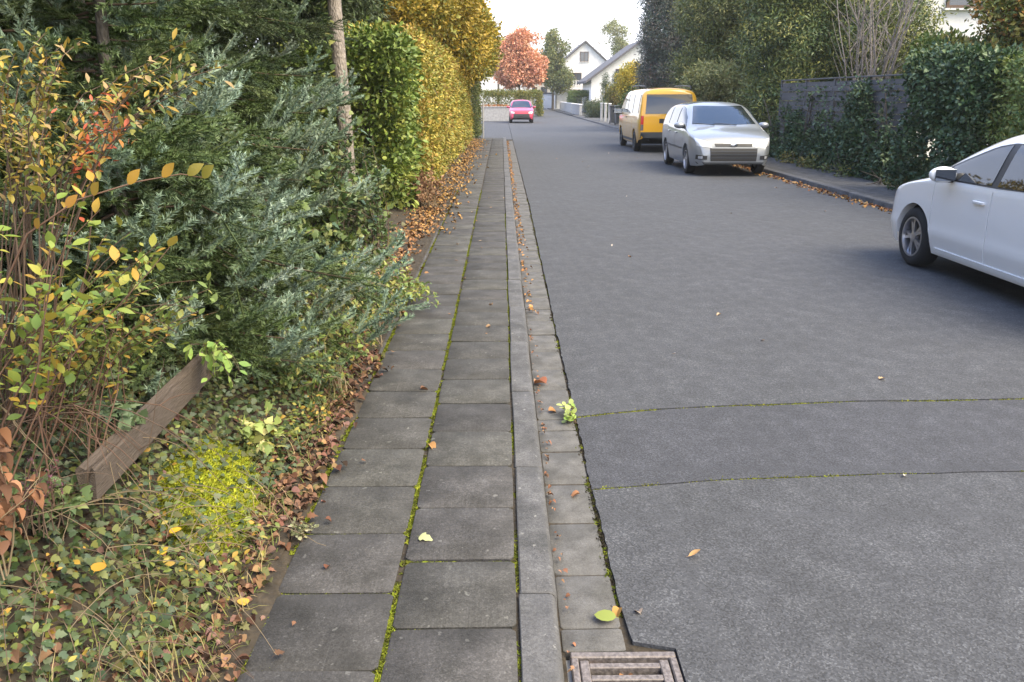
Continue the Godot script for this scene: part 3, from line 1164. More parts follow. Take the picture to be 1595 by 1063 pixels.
func mirror(o: Node3D, at: Vector3, sx: float, paint: Material, big := 1.0) -> void:
	var m := Node3D.new()
	m.name = "wing_mirror"
	o.add_child(m, true)
	m.position = at
	var b := Build.new()
	# housing: an egg flattened at the rear
	var g := []
	for i in 9:
		var row := []
		for k in 14:
			var v := PI * i / 8.0
			var u := TAU * k / 14.0
			var p := Vector3(sin(v) * cos(u) * 0.115, cos(v) * 0.068, sin(v) * sin(u) * 0.085)
			if p.z < -0.02: p.z = -0.02 - (p.z + 0.02) * -0.25
			row.append(p * big)
		g.append(row)
	for i in 8:
		for k in 14:
			b.out4([g[i][k], g[i + 1][k], g[i + 1][(k + 1) % 14], g[i][(k + 1) % 14]], Vector3.ZERO)
	part("housing", b.mesh(60), paint, m)
	b = Build.new()
	b.rbox(Vector3(-sx * 0.1, -0.045, 0.02) * big, Vector3(0.11, 0.04, 0.05) * big, 0.008)
	part("arm", b.mesh(), M.trim, m)
	b = Build.new()
	b.rbox(Vector3(0, 0, -0.042) * big, Vector3(0.17, 0.095, 0.006) * big, 0.002)
	part("mirror_glass", b.mesh(), M.mirror, m)


func car(called: String, label: String, category: String, at: Vector3, turn: float, d: Dictionary) -> Node3D:
	var o := thing(called, label, category, at, turn)
	var s := Shape.new()
	s.host = self
	s.top = d.top; s.belt = d.belt; s.low = d.low
	s.half = d.half; s.zf = d.zf; s.zr = d.zr; s.lean = d.lean
	s.nose = d.get("nose", 0.2); s.tail = d.get("tail", 0.12)
	s.crease = d.get("crease", 0.0); s.crease_y = d.get("crease_y", 0.5)
	s.seams = d.get("seams", [])
	var r: float = d.wheel
	part("body", car_body(s, [Vector2(d.front_axle, r), Vector2(d.rear_axle, r)], r + d.get("gap", 0.05)), d.paint, o)
	# underside and wheel housings
	var b := Build.new()
	b.box(Vector3(0, 0.3, (d.front_axle + d.rear_axle) / 2), Vector3(d.half * 1.7, 0.2, d.front_axle - d.rear_axle - 2 * r - 0.12))
	b.box(Vector3(0, 0.5, (d.front_axle + d.rear_axle) / 2), Vector3(d.half * 1.1, 0.3, d.front_axle - d.rear_axle + 1.1))
	part("underbody", b.mesh(), M.trim, o)
	for a in [d.front_axle, d.rear_axle]:
		for sx in [-1.0, 1.0]:
			b = Build.new()
			var c: float = r + d.get("gap", 0.05) + 0.005
			for k in 20:
				var w0 := PI * k / 20.0
				var w1 := PI * (k + 1) / 20.0
				var p0 := Vector3(sx * (d.half - 0.1), r + c * sin(w0), a + c * cos(w0))
				var p1 := Vector3(sx * (d.half - 0.1), r + c * sin(w1), a + c * cos(w1))
				var inn := Vector3(-sx * 0.25, 0, 0)
				b.quad(p0, p1, p1 + inn, p0 + inn)
				b.tri(p0 + inn, p1 + inn, Vector3(sx * (d.half - 0.35), r, a))
			part("wheel_housing", b.mesh(), M.trim, o)
			wheel(o, Vector3(sx * (d.half - 0.125), r, a), r, sx, d.spokes, d.get("rim", M.alloy))
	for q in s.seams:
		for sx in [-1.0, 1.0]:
			part("seam_shade_strip", side_patch(s, PackedVector2Array([Vector2(q[0] - 0.0055, q[1]), Vector2(q[0] + 0.0055, q[1])]), PackedVector2Array([Vector2(q[0] - 0.0055, q[2]), Vector2(q[0] + 0.0055, q[2])]), q[0] - 0.0055, q[0] + 0.0055, -0.012, sx, 1, 24), M.rubber, o)  # black strip in each door groove, its colour standing in for the gap's shade
	for p in d.side_panes:
		for sx in [-1.0, 1.0]:
			if p.has("frame"): part("window_surround", side_patch(s, p.lo, p.hi, p.lo[0].x, p.lo[p.lo.size() - 1].x, 0.004, sx), p.frame, o)
			else: part("side_window", side_patch(s, p.lo, p.hi, p.lo[0].x, p.lo[p.lo.size() - 1].x, 0.008, sx), M.glass, o)
	for sx in [-1.0, 1.0]:
		mirror(o, Vector3(sx * (d.half + d.get("mirror_out", 0.05)), d.mirror.y, d.mirror.x), sx, d.get("mirror_paint", d.paint), d.get("mirror_big", 1.0))
		for h in d.handles:
			b = Build.new()
			var x := s.hw(h.y, h.x)
			b.rbox(Vector3(sx * (x + 0.018), h.y, h.x), Vector3(0.018, 0.028, 0.17), 0.006)
			b.box(Vector3(sx * (x + 0.005), h.y, h.x + 0.07), Vector3(0.02, 0.02, 0.02)); b.box(Vector3(sx * (x + 0.005), h.y, h.x - 0.07), Vector3(0.02, 0.02, 0.02))
			part("door_handle", b.mesh(), d.get("handle_paint", d.paint), o)
	for w in d.screens:
		part(w.name, top_patch(s, w.z0, w.z1, w.w0, w.w1, w.get("off", 0.006), w.get("crown", 0.0)), w.get("mat", M.glass), o)
	for p in d.ends:
		var off: float = p.get("off", 0.008)
		if p.get("pair", true):
			for sx in [1.0, -1.0]:
				var q := []
				for c in p.q: q.append(Vector2(c.x * sx, c.y))
				part(p.name, end_patch(s, q, p.front, off), p.mat, o)
		else:
			part(p.name, end_patch(s, p.q, p.front, off), p.mat, o)
	for p in d.get("strips", []):
		for sx in [-1.0, 1.0]:
			part(p.name, side_patch(s, p.lo, p.hi, p.lo[0].x, p.lo[p.lo.size() - 1].x, p.get("off", 0.01), sx, 30, 3), p.mat, o)
	return o


func v2(a: Array) -> PackedVector2Array:
	var out := PackedVector2Array()
	for i in a.size() / 2: out.append(Vector2(a[i * 2], a[i * 2 + 1]))
	return out


func quad4(a: Array) -> Array:
	return [Vector2(a[0], a[1]), Vector2(a[2], a[3]), Vector2(a[4], a[5]), Vector2(a[6], a[7])]


func build_cars() -> void:
	# white hatchback, facing away
	car("parked_car", "white hatchback with alloy wheels parked facing away, cut off by the picture's edge", "car", Vector3(5.11, ROAD_Y, -7.3), PI, {
		"paint": M.white_paint, "half": 0.845, "zf": 1.985, "zr": -1.985, "lean": 0.38, "nose": 0.26,
		"top": v2([-1.985, 0.62, -1.96, 0.9, -1.88, 1.06, -1.62, 1.36, -1.35, 1.435, -0.7, 1.465, -0.1, 1.46, 0.2, 1.41, 0.6, 1.24, 1.02, 1.0, 1.16, 0.95, 1.5, 0.875, 1.8, 0.77, 1.93, 0.64, 1.985, 0.5]),
		"belt": v2([-1.985, 0.56, -1.9, 0.9, -1.3, 0.955, 0.0, 0.915, 1.0, 0.885, 1.5, 0.8, 1.8, 0.68, 1.93, 0.56, 1.985, 0.42]),
		"low": v2([-1.985, 0.34, -1.8, 0.24, -1.5, 0.2, 1.5, 0.2, 1.8, 0.22, 1.985, 0.3]),
		"front_axle": 1.145, "rear_axle": -1.325, "wheel": 0.305, "gap": 0.045, "spokes": 5,
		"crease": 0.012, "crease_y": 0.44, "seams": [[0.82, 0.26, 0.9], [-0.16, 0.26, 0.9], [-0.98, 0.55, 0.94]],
		"side_panes": [
			{"frame": M.trim, "lo": v2([-1.4, 0.985, -0.2, 0.945, 0.98, 0.935]), "hi": v2([-1.4, 1.05, -1.1, 1.26, -0.7, 1.325, -0.1, 1.325, 0.12, 1.285, 0.5, 1.145, 0.98, 0.945])},
			{"lo": v2([-0.1, 0.96, 0.62, 0.95]), "hi": v2([-0.1, 1.31, 0.1, 1.27, 0.45, 1.14, 0.62, 1.07])},
			{"lo": v2([0.65, 0.95, 0.88, 0.945]), "hi": v2([0.65, 1.05, 0.88, 0.96])},
			{"lo": v2([-0.98, 0.975, -0.2, 0.96]), "hi": v2([-0.98, 1.275, -0.7, 1.31, -0.2, 1.315])},
			{"lo": v2([-1.32, 0.99, -1.03, 0.98]), "hi": v2([-1.32, 1.08, -1.1, 1.235, -1.03, 1.26])}],
		"mirror": Vector2(0.52, 1.0), "mirror_big": 1.15, "mirror_out": 0.07, "handles": [Vector2(0.0, 0.8), Vector2(-0.86, 0.82)],
		"screens": [{"name": "windscreen", "z0": 0.3, "z1": 1.0, "w0": 0.5, "w1": 0.64, "crown": -0.1}, {"name": "rear_window", "z0": -1.85, "z1": -1.55, "w0": 0.58, "w1": 0.5}],
		"ends": [
			{"name": "headlight", "front": true, "mat": M.lamp_glass, "q": quad4([0.4, 0.6, 0.7, 0.63, 0.72, 0.74, 0.42, 0.66])},
			{"name": "grille", "front": true, "mat": M.trim, "pair": false, "q": quad4([-0.36, 0.56, 0.36, 0.56, 0.38, 0.63, -0.38, 0.63])},
			{"name": "tail_light", "front": false, "mat": M.red_lamp, "q": quad4([0.46, 0.78, 0.72, 0.8, 0.7, 0.95, 0.46, 0.93])}],
		"strips": [{"name": "side_moulding", "mat": M.white_paint, "lo": v2([-0.9, 0.225, 0.7, 0.225]), "hi": v2([-0.9, 0.27, 0.7, 0.27]), "off": 0.012}]})

	# silver compact people carrier, facing the camera
	var s := car("parked_car", "silver people carrier parked facing us in front of the yellow van", "car", Vector3(5.14, ROAD_Y, -20.42), -0.02, {
		"paint": M.silver_paint, "half": 0.91, "zf": 2.165, "zr": -2.165, "lean": 0.3, "nose": 0.24,
		"top": v2([-2.165, 0.62, -2.14, 0.95, -2.05, 1.15, -1.85, 1.42, -1.55, 1.54, -0.8, 1.59, 0.0, 1.58, 0.3, 1.52, 0.75, 1.31, 1.22, 1.07, 1.36, 1.02, 1.72, 0.94, 1.98, 0.83, 2.1, 0.7, 2.165, 0.55]),
		"belt": v2([-2.165, 0.58, -2.0, 1.0, -1.3, 1.03, 0.0, 0.99, 1.2, 0.95, 1.7, 0.85, 1.98, 0.74, 2.1, 0.62, 2.165, 0.45]),
		"low": v2([-2.165, 0.36, -1.9, 0.26, -1.6, 0.21, 1.6, 0.21, 1.95, 0.22, 2.165, 0.25]),
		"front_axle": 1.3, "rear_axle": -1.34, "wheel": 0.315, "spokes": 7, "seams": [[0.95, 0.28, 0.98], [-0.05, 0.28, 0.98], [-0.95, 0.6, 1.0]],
		"side_panes": [
			{"lo": v2([0.0, 1.03, 1.05, 1.01]), "hi": v2([0.0, 1.47, 0.25, 1.43, 0.7, 1.24, 1.05, 1.05])},
			{"lo": v2([-0.95, 1.05, -0.08, 1.03]), "hi": v2([-0.95, 1.47, -0.08, 1.475])},
			{"lo": v2([-1.75, 1.1, -1.02, 1.05]), "hi": v2([-1.75, 1.25, -1.5, 1.41, -1.02, 1.465])}],
		"mirror": Vector2(0.85, 1.06), "mirror_out": 0.07, "mirror_big": 1.1, "handles": [Vector2(0.08, 0.87), Vector2(-0.82, 0.88)], 
		"screens": [{"name": "windscreen", "z0": 0.4, "z1": 1.2, "w0": 0.57, "w1": 0.73, "crown": -0.12}, {"name": "rear_window", "z0": -2.0, "z1": -1.7, "w0": 0.6, "w1": 0.52}],
		"ends": [
			{"name": "headlight", "front": true, "mat": M.lamp_glass, "q": quad4([0.47, 0.62, 0.8, 0.66, 0.83, 0.83, 0.52, 0.735])},
			{"name": "grille", "front": true, "mat": M.trim, "pair": false, "q": quad4([-0.4, 0.645, 0.4, 0.645, 0.42, 0.71, -0.42, 0.71])},
			{"name": "lower_grille", "front": true, "mat": M.plate, "pair": false, "q": quad4([-0.5, 0.335, 0.5, 0.335, 0.52, 0.61, -0.52, 0.61])},
			{"name": "grille_slat", "front": true, "mat": M.bumper, "pair": false, "off": 0.016, "q": quad4([-0.5, 0.4, 0.5, 0.4, 0.5, 0.415, -0.5, 0.415])},
			{"name": "grille_slat", "front": true, "mat": M.bumper, "pair": false, "off": 0.016, "q": quad4([-0.5, 0.47, 0.5, 0.47, 0.5, 0.485, -0.5, 0.485])},
			{"name": "grille_slat", "front": true, "mat": M.bumper, "pair": false, "off": 0.016, "q": quad4([-0.51, 0.54, 0.51, 0.54, 0.51, 0.555, -0.51, 0.555])},
			{"name": "fog_light_recess", "front": true, "mat": M.trim, "q": quad4([0.58, 0.37, 0.8, 0.37, 0.8, 0.47, 0.58, 0.45])},
			{"name": "fog_light", "front": true, "mat": M.lamp_glass, "off": 0.014, "q": quad4([0.68, 0.385, 0.76, 0.385, 0.76, 0.445, 0.68, 0.445])},
			{"name": "bumper_lip", "front": true, "mat": M.bumper, "pair": false, "off": 0.012, "q": quad4([-0.76, 0.27, 0.76, 0.27, 0.8, 0.315, -0.8, 0.315])},
			{"name": "tail_light", "front": false, "mat": M.red_lamp, "q": quad4([0.6, 0.9, 0.78, 0.9, 0.7, 1.3, 0.56, 1.3])}],
		"strips": [{"name": "rubbing_strip", "mat": M.bumper, "lo": v2([-0.92, 0.53, 0.9, 0.53]), "hi": v2([-0.92, 0.57, 0.9, 0.57])}]})
	var b := Build.new()
	for k in 24:
		var a := TAU * k / 24.0
		var c := TAU * (k + 1) / 24.0
		b.tri(Vector3(0, 0.68, 2.15), Vector3(cos(a) * 0.08, 0.68 + sin(a) * 0.032, 2.145), Vector3(cos(c) * 0.08, 0.68 + sin(c) * 0.032, 2.145))
	part("badge", b.mesh(), M.chrome, s)
	for e in [-0.25, 0.25]:
		b = Build.new()
		b.tube(PackedVector3Array([Vector3(e, 1.075, 1.24), Vector3(e - 0.25, 1.1, 1.21), Vector3(e - 0.5, 1.12, 1.16)]), taper(3, 0.009, 0.006), 5)
		part("wiper", b.mesh(), M.trim, s)

	# yellow van, facing away
	var v := car("parked_van", "yellow van with dark bumper and roof rails parked behind the silver car", "van", Vector3(5.2, ROAD_Y, -28.58), PI, {
		"paint": M.yellow_paint, "half": 0.95, "zf": 2.445, "zr": -2.445, "lean": 0.13, "nose": 0.24, "tail": 0.06,
		"top": v2([-2.445, 0.62, -2.43, 1.1, -2.39, 1.5, -2.29, 1.87, -2.12, 1.95, -1.0, 1.975, 0.8, 1.96, 1.1, 1.9, 1.5, 1.6, 1.86, 1.27, 1.98, 1.2, 2.3, 1.06, 2.4, 0.86, 2.445, 0.58]),
		"belt": v2([-2.445, 0.58, -2.4, 1.13, 0.5, 1.13, 1.6, 1.1, 2.1, 1.05, 2.3, 0.95, 2.4, 0.76, 2.445, 0.5]),
		"low": v2([-2.445, 0.42, -2.1, 0.36, -1.9, 0.27, 2.0, 0.25, 2.445, 0.3]),
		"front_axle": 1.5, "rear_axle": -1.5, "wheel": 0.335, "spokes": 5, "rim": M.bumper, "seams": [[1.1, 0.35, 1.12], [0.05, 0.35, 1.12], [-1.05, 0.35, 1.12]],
		"side_panes": [
			{"lo": v2([0.1, 1.18, 1.65, 1.18]), "hi": v2([0.1, 1.76, 1.1, 1.76, 1.65, 1.35])},
			{"lo": v2([-1.0, 1.18, 0.0, 1.18]), "hi": v2([-1.0, 1.77, 0.0, 1.77])},
			{"lo": v2([-2.15, 1.18, -1.1, 1.18]), "hi": v2([-2.15, 1.74, -1.1, 1.77])}],
		"mirror": Vector2(1.45, 1.2), "mirror_big": 1.6, "mirror_out": 0.12, "mirror_paint": M.trim, "handles": [Vector2(0.2, 1.03)], "handle_paint": M.trim,
		"screens": [{"name": "windscreen", "z0": 1.2, "z1": 1.85, "w0": 0.72, "w1": 0.8}],
		"ends": [
			{"name": "rear_window", "front": false, "mat": M.glass, "pair": false, "q": quad4([-0.74, 1.18, 0.74, 1.18, 0.7, 1.76, -0.7, 1.76])},
			{"name": "tail_light", "front": false, "mat": M.red_lamp, "q": quad4([0.79, 0.86, 0.88, 0.86, 0.875, 1.12, 0.785, 1.12])},
			{"name": "reversing_light", "front": false, "mat": M.grey_lamp, "q": quad4([0.79, 0.68, 0.88, 0.68, 0.88, 0.855, 0.79, 0.855])},
			{"name": "rear_bumper", "front": false, "mat": M.bumper, "pair": false, "off": 0.05, "q": quad4([-0.87, 0.44, 0.87, 0.44, 0.87, 0.63, -0.87, 0.63])},
			{"name": "plate_recess", "front": false, "mat": M.plate, "pair": false, "q": quad4([-0.3, 0.9, 0.3, 0.9, 0.3, 1.03, -0.3, 1.03])},
			{"name": "headlight", "front": true, "mat": M.lamp_glass, "q": quad4([0.5, 0.75, 0.8, 0.78, 0.8, 0.95, 0.52, 0.9])}],
		"strips": [{"name": "sill", "mat": M.bumper, "lo": v2([-1.05, 0.3, 1.05, 0.3]), "hi": v2([-1.05, 0.38, 1.05, 0.38])}]})
	for sx in [-1.0, 1.0]:
		b = Build.new()
		b.tube(PackedVector3Array([Vector3(sx * 0.7, 1.9, -2.1), Vector3(sx * 0.71, 2.0, -2.0), Vector3(sx * 0.72, 2.02, -1.0), Vector3(sx * 0.72, 2.02, 0.4), Vector3(sx * 0.71, 1.99, 0.6), Vector3(sx * 0.7, 1.9, 0.68)]), taper(6, 0.02, 0.02), 6)
		part("roof_rail", b.mesh(), M.trim, v)

	# small red car in the distance, coming towards us
	car("small_car", "small pinkish red hatchback far down the road by the grey wall", "car", Vector3(1.3, ROAD_Y, -56.6), 0.0, {
		"paint": M.red_paint, "half": 0.81, "zf": 1.72, "zr": -1.72, "lean": 0.32,
		"top": v2([-1.72, 0.6, -1.7, 0.95, -1.55, 1.3, -1.2, 1.43, -0.3, 1.47, 0.1, 1.43, 0.55, 1.2, 0.92, 0.97, 1.3, 0.87, 1.6, 0.76, 1.69, 0.6, 1.72, 0.45]),
		"belt": v2([-1.72, 0.56, -1.6, 0.92, 0.0, 0.92, 0.9, 0.9, 1.3, 0.8, 1.6, 0.68, 1.72, 0.4]),
		"low": v2([-1.72, 0.35, -1.4, 0.22, 1.4, 0.21, 1.72, 0.28]),
		"front_axle": 1.12, "rear_axle": -1.12, "wheel": 0.285, "spokes": 5,
		"side_panes": [{"lo": v2([-0.1, 0.97, 0.8, 0.95]), "hi": v2([-0.1, 1.35, 0.15, 1.32, 0.8, 1.0])}, {"lo": v2([-1.1, 0.98, -0.2, 0.97]), "hi": v2([-1.1, 1.3, -0.2, 1.36])}],
		"mirror": Vector2(0.6, 1.0), "handles": [Vector2(0.0, 0.82)],
		"screens": [{"name": "windscreen", "z0": 0.2, "z1": 0.92, "w0": 0.52, "w1": 0.66}],
		"ends": [
			{"name": "headlight", "front": true, "mat": M.lamp_glass, "q": quad4([0.46, 0.6, 0.68, 0.62, 0.7, 0.76, 0.46, 0.7])},
			{"name": "grille", "front": true, "mat": M.plate, "pair": false, "q": quad4([-0.55, 0.3, 0.55, 0.3, 0.5, 0.58, -0.5, 0.58])}]})


# ---------------------------------------------------------------- plants beside the pavement
func conifer(called: String, label: String, at: Vector3, o: Dictionary) -> Node3D:
	var t := thing(called, label, "tree", at, 0.0, o.get("group", ""))
	var h: float = o.h
	var b := Build.new()
	b.tube(bent(Vector3(0, -0.1, 0), Vector3.UP, h, 0.0, 6, 0.02), taper(6, o.r, 0.02), 8)
	part("trunk", b.mesh(), M.bark, t)
	var all := []
	var n: int = o.n
	for i in n:
		var f := (i + rr(0, 1)) / n
		var y := lerpf(o.y0, h * 0.97, pow(f, o.get("power", 1.0)))
		var reach: float = o.reach * pow(1.0 - y / (h * 1.04), 0.75) * rr(o.get("uneven", 0.8), 1.12)
		var a: float = rr(o.get("a0", 0.0), o.get("a1", TAU))
		var d := Vector3(cos(a), o.get("rise", -0.05), -sin(a))
		var p := bent(Vector3(0, y, 0), d, reach, o.get("sag", 0.25), 8, 0.05)
		# tips turn up again
		for k in 8: p[k].y += reach * 0.16 * pow(k / 7.0, 2.5)
		b = Build.new()
		b.tube(p, taper(8, 0.005 + reach * 0.005, 0.002), 5, false)
		part("branch", b.mesh(), M.twig, t)
		var m := int(reach * o.get("per_m", 9.0))
		for k in m:
			var q := lerpf(o.get("bare", 0.25), 1.0, (k + rr(0, 0.9)) / m)
			var pos := at_path(p, q)
			var dir := (at_path(p, minf(q + 0.06, 0.9999)) - at_path(p, q - 0.06)).normalized()
			var side := dir.cross(Vector3.UP).normalized()
			var s := -1.0 if k % 2 == 0 else 1.0
			var tip := dir * rr(0.7, 1.2) + side * s * rr(0.3, 0.95) * (1.0 if q < 0.93 else 0.2) + Vector3(0, rr(-0.35, o.get("perk", 0.3)), 0)
			var tone: int = rng.randi() % o.cols.size()
			if o.has("young"):
				# last year's growth hangs and is green, the new shoots at the ends stand up pale
				tone = rng.randi() % 5
				if q > 0.72 and rng.randf() < 0.7:
					tone = 5 + rng.randi() % 3
					tip += Vector3(0, rr(0.3, 0.9), 0)
				else:
					tip += Vector3(0, rr(-0.7, 0.0), 0)
			all.append([Transform3D(facing(tip, Vector3.UP + rdir() * 0.35, rr(0.75, 1.2) * (1.15 - 0.35 * q) * o.get("scale", 1.0)), pos), tone])
	put_leaves(t, "needle_spray", all, o.sprays, tinted_over(M.needle, o.cols), o.cols, M.needle, o.get("most", 0))
	return t


func tinted_over(base: StandardMaterial3D, cols: Array) -> Array:
	var out := []
	for c in cols:
		var m: StandardMaterial3D = base.duplicate()
		m.albedo_color = c.linear_to_srgb()
		out.append(m)
	return out


func bush(called: String, label: String, category: String, at: Vector3, o: Dictionary) -> Node3D:
	# stems from the foot to points inside a cloud, leaves along them
	var t := thing(called, label, category, at, 0.0, o.get("group", ""))
	var leaves := []
	for i in o.stems:
		var foot: Vector3 = Vector3(rr(-1, 1), 0, rr(-1, 1)) * o.get("foot", 0.1)
		var d := rdir()
		var aim: Vector3 = o.to + d * o.cloud * pow(rr(0, 1), 0.4)
		var span := aim - foot
		var n := 8
		var p := PackedVector3Array()
		var side := rdir() * span.length() * 0.06
		for k in n:
			var f := k / (n - 1.0)
			var q := foot.lerp(aim, f) + Vector3(0, o.get("arch", 0.25) * span.length() * sin(PI * f) , 0) * 0.5
			q += side * sin(PI * f * 1.7) + rdir() * 0.006
			p.append(q)
		var b := Build.new()
		b.tube(p, taper(n, o.get("thick", 0.005), o.get("thick", 0.005) * 0.35), 5, false)
		part("stem", b.mesh(), o.get("wood", M.twig), t)
		var m: int = o.per_stem
		for k in m:
			var f := lerpf(o.get("from", 0.4), 1.0, (k + rr(0, 0.8)) / m)
			var pos := at_path(p, f)
			var dir := (at_path(p, minf(f + 0.08, 0.9999)) - at_path(p, f - 0.08)).normalized()
			var sd := dir.cross(rdir()).normalized()
			var tip: Vector3 = dir * rr(0.2, 0.8) + sd * rr(0.5, 1.0) + Vector3(0, o.get("droop", -0.1), 0)
			var s: float = o.leaf * rr(0.6, 1.25)
			pos += rdir() * o.get("spread", 0.0) * rr(0, 1)
			var tone: int = rng.randi() % o.cols.size()
			if o.has("tone"): tone = o.tone.call(pos)
			leaves.append([Transform3D(facing(tip, Vector3.UP + rdir() * 0.55, s), pos + tip.normalized() * s * 0.12), tone])
	put_leaves(t, "leaf", leaves, o.meshes, tinted(o.mat, o.cols), o.cols, o.mat, o.get("most", 120))
	return t


func build_left_plants() -> void:
	var oval := leaf_meshes(OVAL, 4, Vector2(0.05, 0.45), Vector2(-0.1, 0.3), 0.12)
	var round_leaf := leaf_meshes(ROUND, 4, Vector2(0.0, 0.35), Vector2(-0.1, 0.3), 0.15)
	var small := leaf_meshes([[0.0, 0.015], [0.2, 0.13], [0.5, 0.21], [0.8, 0.12], [1.0, 0.0]], 4, Vector2(0.1, 0.5), Vector2(-0.2, 0.35), 0.05)
	var lance := leaf_meshes(LANCE, 3, Vector2(0.1, 0.5), Vector2(-0.1, 0.35), 0.05)
	var ivy := leaf_meshes(IVY, 7, Vector2(-0.2, 0.5), Vector2(-0.2, 0.5), 0.3)
	var dead := leaf_meshes(ROUND, 3, Vector2(0.4, 1.2), Vector2(0.3, 0.9), 0.2)
	dead.append_array(leaf_meshes(MAPLE, 2, Vector2(0.1, 0.7), Vector2(0.0, 0.5), 0.4))
	dead.append_array(leaf_meshes(OVAL, 2, Vector2(0.2, 1.0), Vector2(-0.5, 0.7), 0.2))
	M.dead_leaves = dead
	M.ivy_leaves = ivy
	M.round_leaves = round_leaf

	# conifers
	var sprays := []
	for k in 4: sprays.append(spray(rr(0.24, 0.36), 4, 0.027, 560, -0.3))
	var blue := [Color(0.085, 0.13, 0.045), Color(0.1, 0.15, 0.06), Color(0.07, 0.105, 0.04), Color(0.115, 0.16, 0.06), Color(0.09, 0.135, 0.07), Color(0.17, 0.24, 0.17), Color(0.27, 0.35, 0.28), Color(0.2, 0.28, 0.21)]
	conifer("blue_spruce", "blue-green spruce with drooping needled branches overhanging the bank behind the wooden beam", Vector3(-2.45, 0.4, -5.0), {
		"h": 6.5, "r": 0.13, "n": 170, "y0": 0.0, "power": 1.2, "reach": 1.85, "uneven": 0.5, "perk": 0.75, "sprays": sprays, "cols": blue, "most": 280, "sag": 0.3, "per_m": 9.0, "bare": 0.08, "young": true, "scale": 1.3})
	conifer("young_spruce", "young blue-green spruce with low pale shoots just behind the beam's far end", Vector3(-1.95, 0.28, -4.15), {
		"h": 2.3, "r": 0.05, "n": 95, "y0": 0.0, "power": 1.3, "reach": 1.05, "uneven": 0.5, "perk": 0.8, "sprays": sprays, "cols": blue, "most": 280, "sag": 0.3, "per_m": 10.0, "bare": 0.12, "young": true, "scale": 1.2})
	conifer("blue_spruce", "blue-green spruce rising beside the slender grey trunk", Vector3(-2.75, 0.3, -7.4), {
		"h": 8.0, "r": 0.14, "n": 150, "y0": 0.3, "power": 1.0, "reach": 1.6, "sprays": sprays, "cols": blue, "sag": 0.3, "per_m": 14.0, "bare": 0.1, "young": true, "scale": 1.2})
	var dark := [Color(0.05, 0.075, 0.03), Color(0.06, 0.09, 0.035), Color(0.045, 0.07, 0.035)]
	var big := []
	for k in 3: big.append(spray(0.5, 12, 0.028, 300, 0.4))
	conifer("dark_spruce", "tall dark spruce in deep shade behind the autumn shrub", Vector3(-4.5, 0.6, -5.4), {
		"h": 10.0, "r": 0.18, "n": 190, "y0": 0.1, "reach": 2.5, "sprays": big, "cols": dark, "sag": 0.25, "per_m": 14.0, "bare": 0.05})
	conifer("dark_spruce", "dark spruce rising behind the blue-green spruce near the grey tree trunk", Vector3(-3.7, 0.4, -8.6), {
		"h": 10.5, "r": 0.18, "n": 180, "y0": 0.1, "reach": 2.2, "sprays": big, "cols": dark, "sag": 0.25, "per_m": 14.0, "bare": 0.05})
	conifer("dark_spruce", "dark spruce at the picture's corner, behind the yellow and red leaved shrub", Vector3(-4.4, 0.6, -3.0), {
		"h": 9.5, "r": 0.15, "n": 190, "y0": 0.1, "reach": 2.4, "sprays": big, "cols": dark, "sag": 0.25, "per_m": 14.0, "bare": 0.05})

	# arching shrub with small autumn leaves
	var autumn := [Color(0.22, 0.22, 0.055), Color(0.286, 0.231, 0.055), Color(0.154, 0.187, 0.055), Color(0.33, 0.22, 0.044), Color(0.099, 0.143, 0.044), Color(0.264, 0.187, 0.088), Color(0.44, 0.099, 0.055), Color(0.385, 0.165, 0.044)]
	bush("autumn_shrub", "arching shrub with small yellow-green leaves turning red, in front of the dark spruce", "shrub", Vector3(-1.85, 0.45, -2.85), {
		"spread": 0.06, "stems": 44, "to": Vector3(0.33, 1.24, -0.1), "cloud": Vector3(0.56, 0.24, 0.35), "arch": 0.4, "foot": 0.14, "per_stem": 40, "from": 0.5, "leaf": 0.036, "meshes": small, "mat": M.leaf, "cols": autumn, "most": 290,
		"tone": func(p): return (6 if rng.randf() < 0.5 else 7) if absf(p.x - 0.5) < 0.12 and p.y < 1.2 and rng.randf() < 0.55 else rng.randi() % 6, "thick": 0.004})
	# bramble with larger pale leaves
	var pale := [Color(0.189, 0.245, 0.0471), Color(0.141, 0.207, 0.0377), Color(0.0943, 0.161, 0.033), Color(0.254, 0.254, 0.0471), Color(0.302, 0.189, 0.0283), Color(0.0754, 0.122, 0.0283)]
	bush("bramble", "bramble with broad yellow-green leaves and reddish canes above the beam", "shrub", Vector3(-1.62, 0.4, -2.35), {
		"spread": 0.05, "stems": 16, "to": Vector3(0.26, 0.8, -0.1), "cloud": Vector3(0.34, 0.3, 0.26), "arch": 0.2, "foot": 0.2, "per_stem": 24, "from": 0.3, "leaf": 0.046, "meshes": oval, "mat": M.leaf, "cols": pale, "most": 240, "wood": M.cane, "thick": 0.0035})
	bush("bramble", "leafy bramble thicket with small green leaves just above the wooden beam", "shrub", Vector3(-1.6, 0.42, -2.75), {
		"spread": 0.05, "stems": 30, "to": Vector3(0.18, 0.5, -0.1), "cloud": Vector3(0.46, 0.26, 0.35), "arch": 0.3, "foot": 0.2, "per_stem": 28, "from": 0.3, "leaf": 0.034, "meshes": oval, "mat": M.leaf, "cols": [Color(0.11, 0.16, 0.04), Color(0.16, 0.2, 0.05), Color(0.08, 0.12, 0.03), Color(0.3, 0.19, 0.04), Color(0.2, 0.21, 0.05)], "most": 280, "wood": M.cane, "thick": 0.003})

	# a cane with a row of amber leaves
	var t := thing("amber_cane", "thin cane with a row of amber leaves reaching across the spruce", "branch", Vector3(-1.62, 0.42, -2.2))
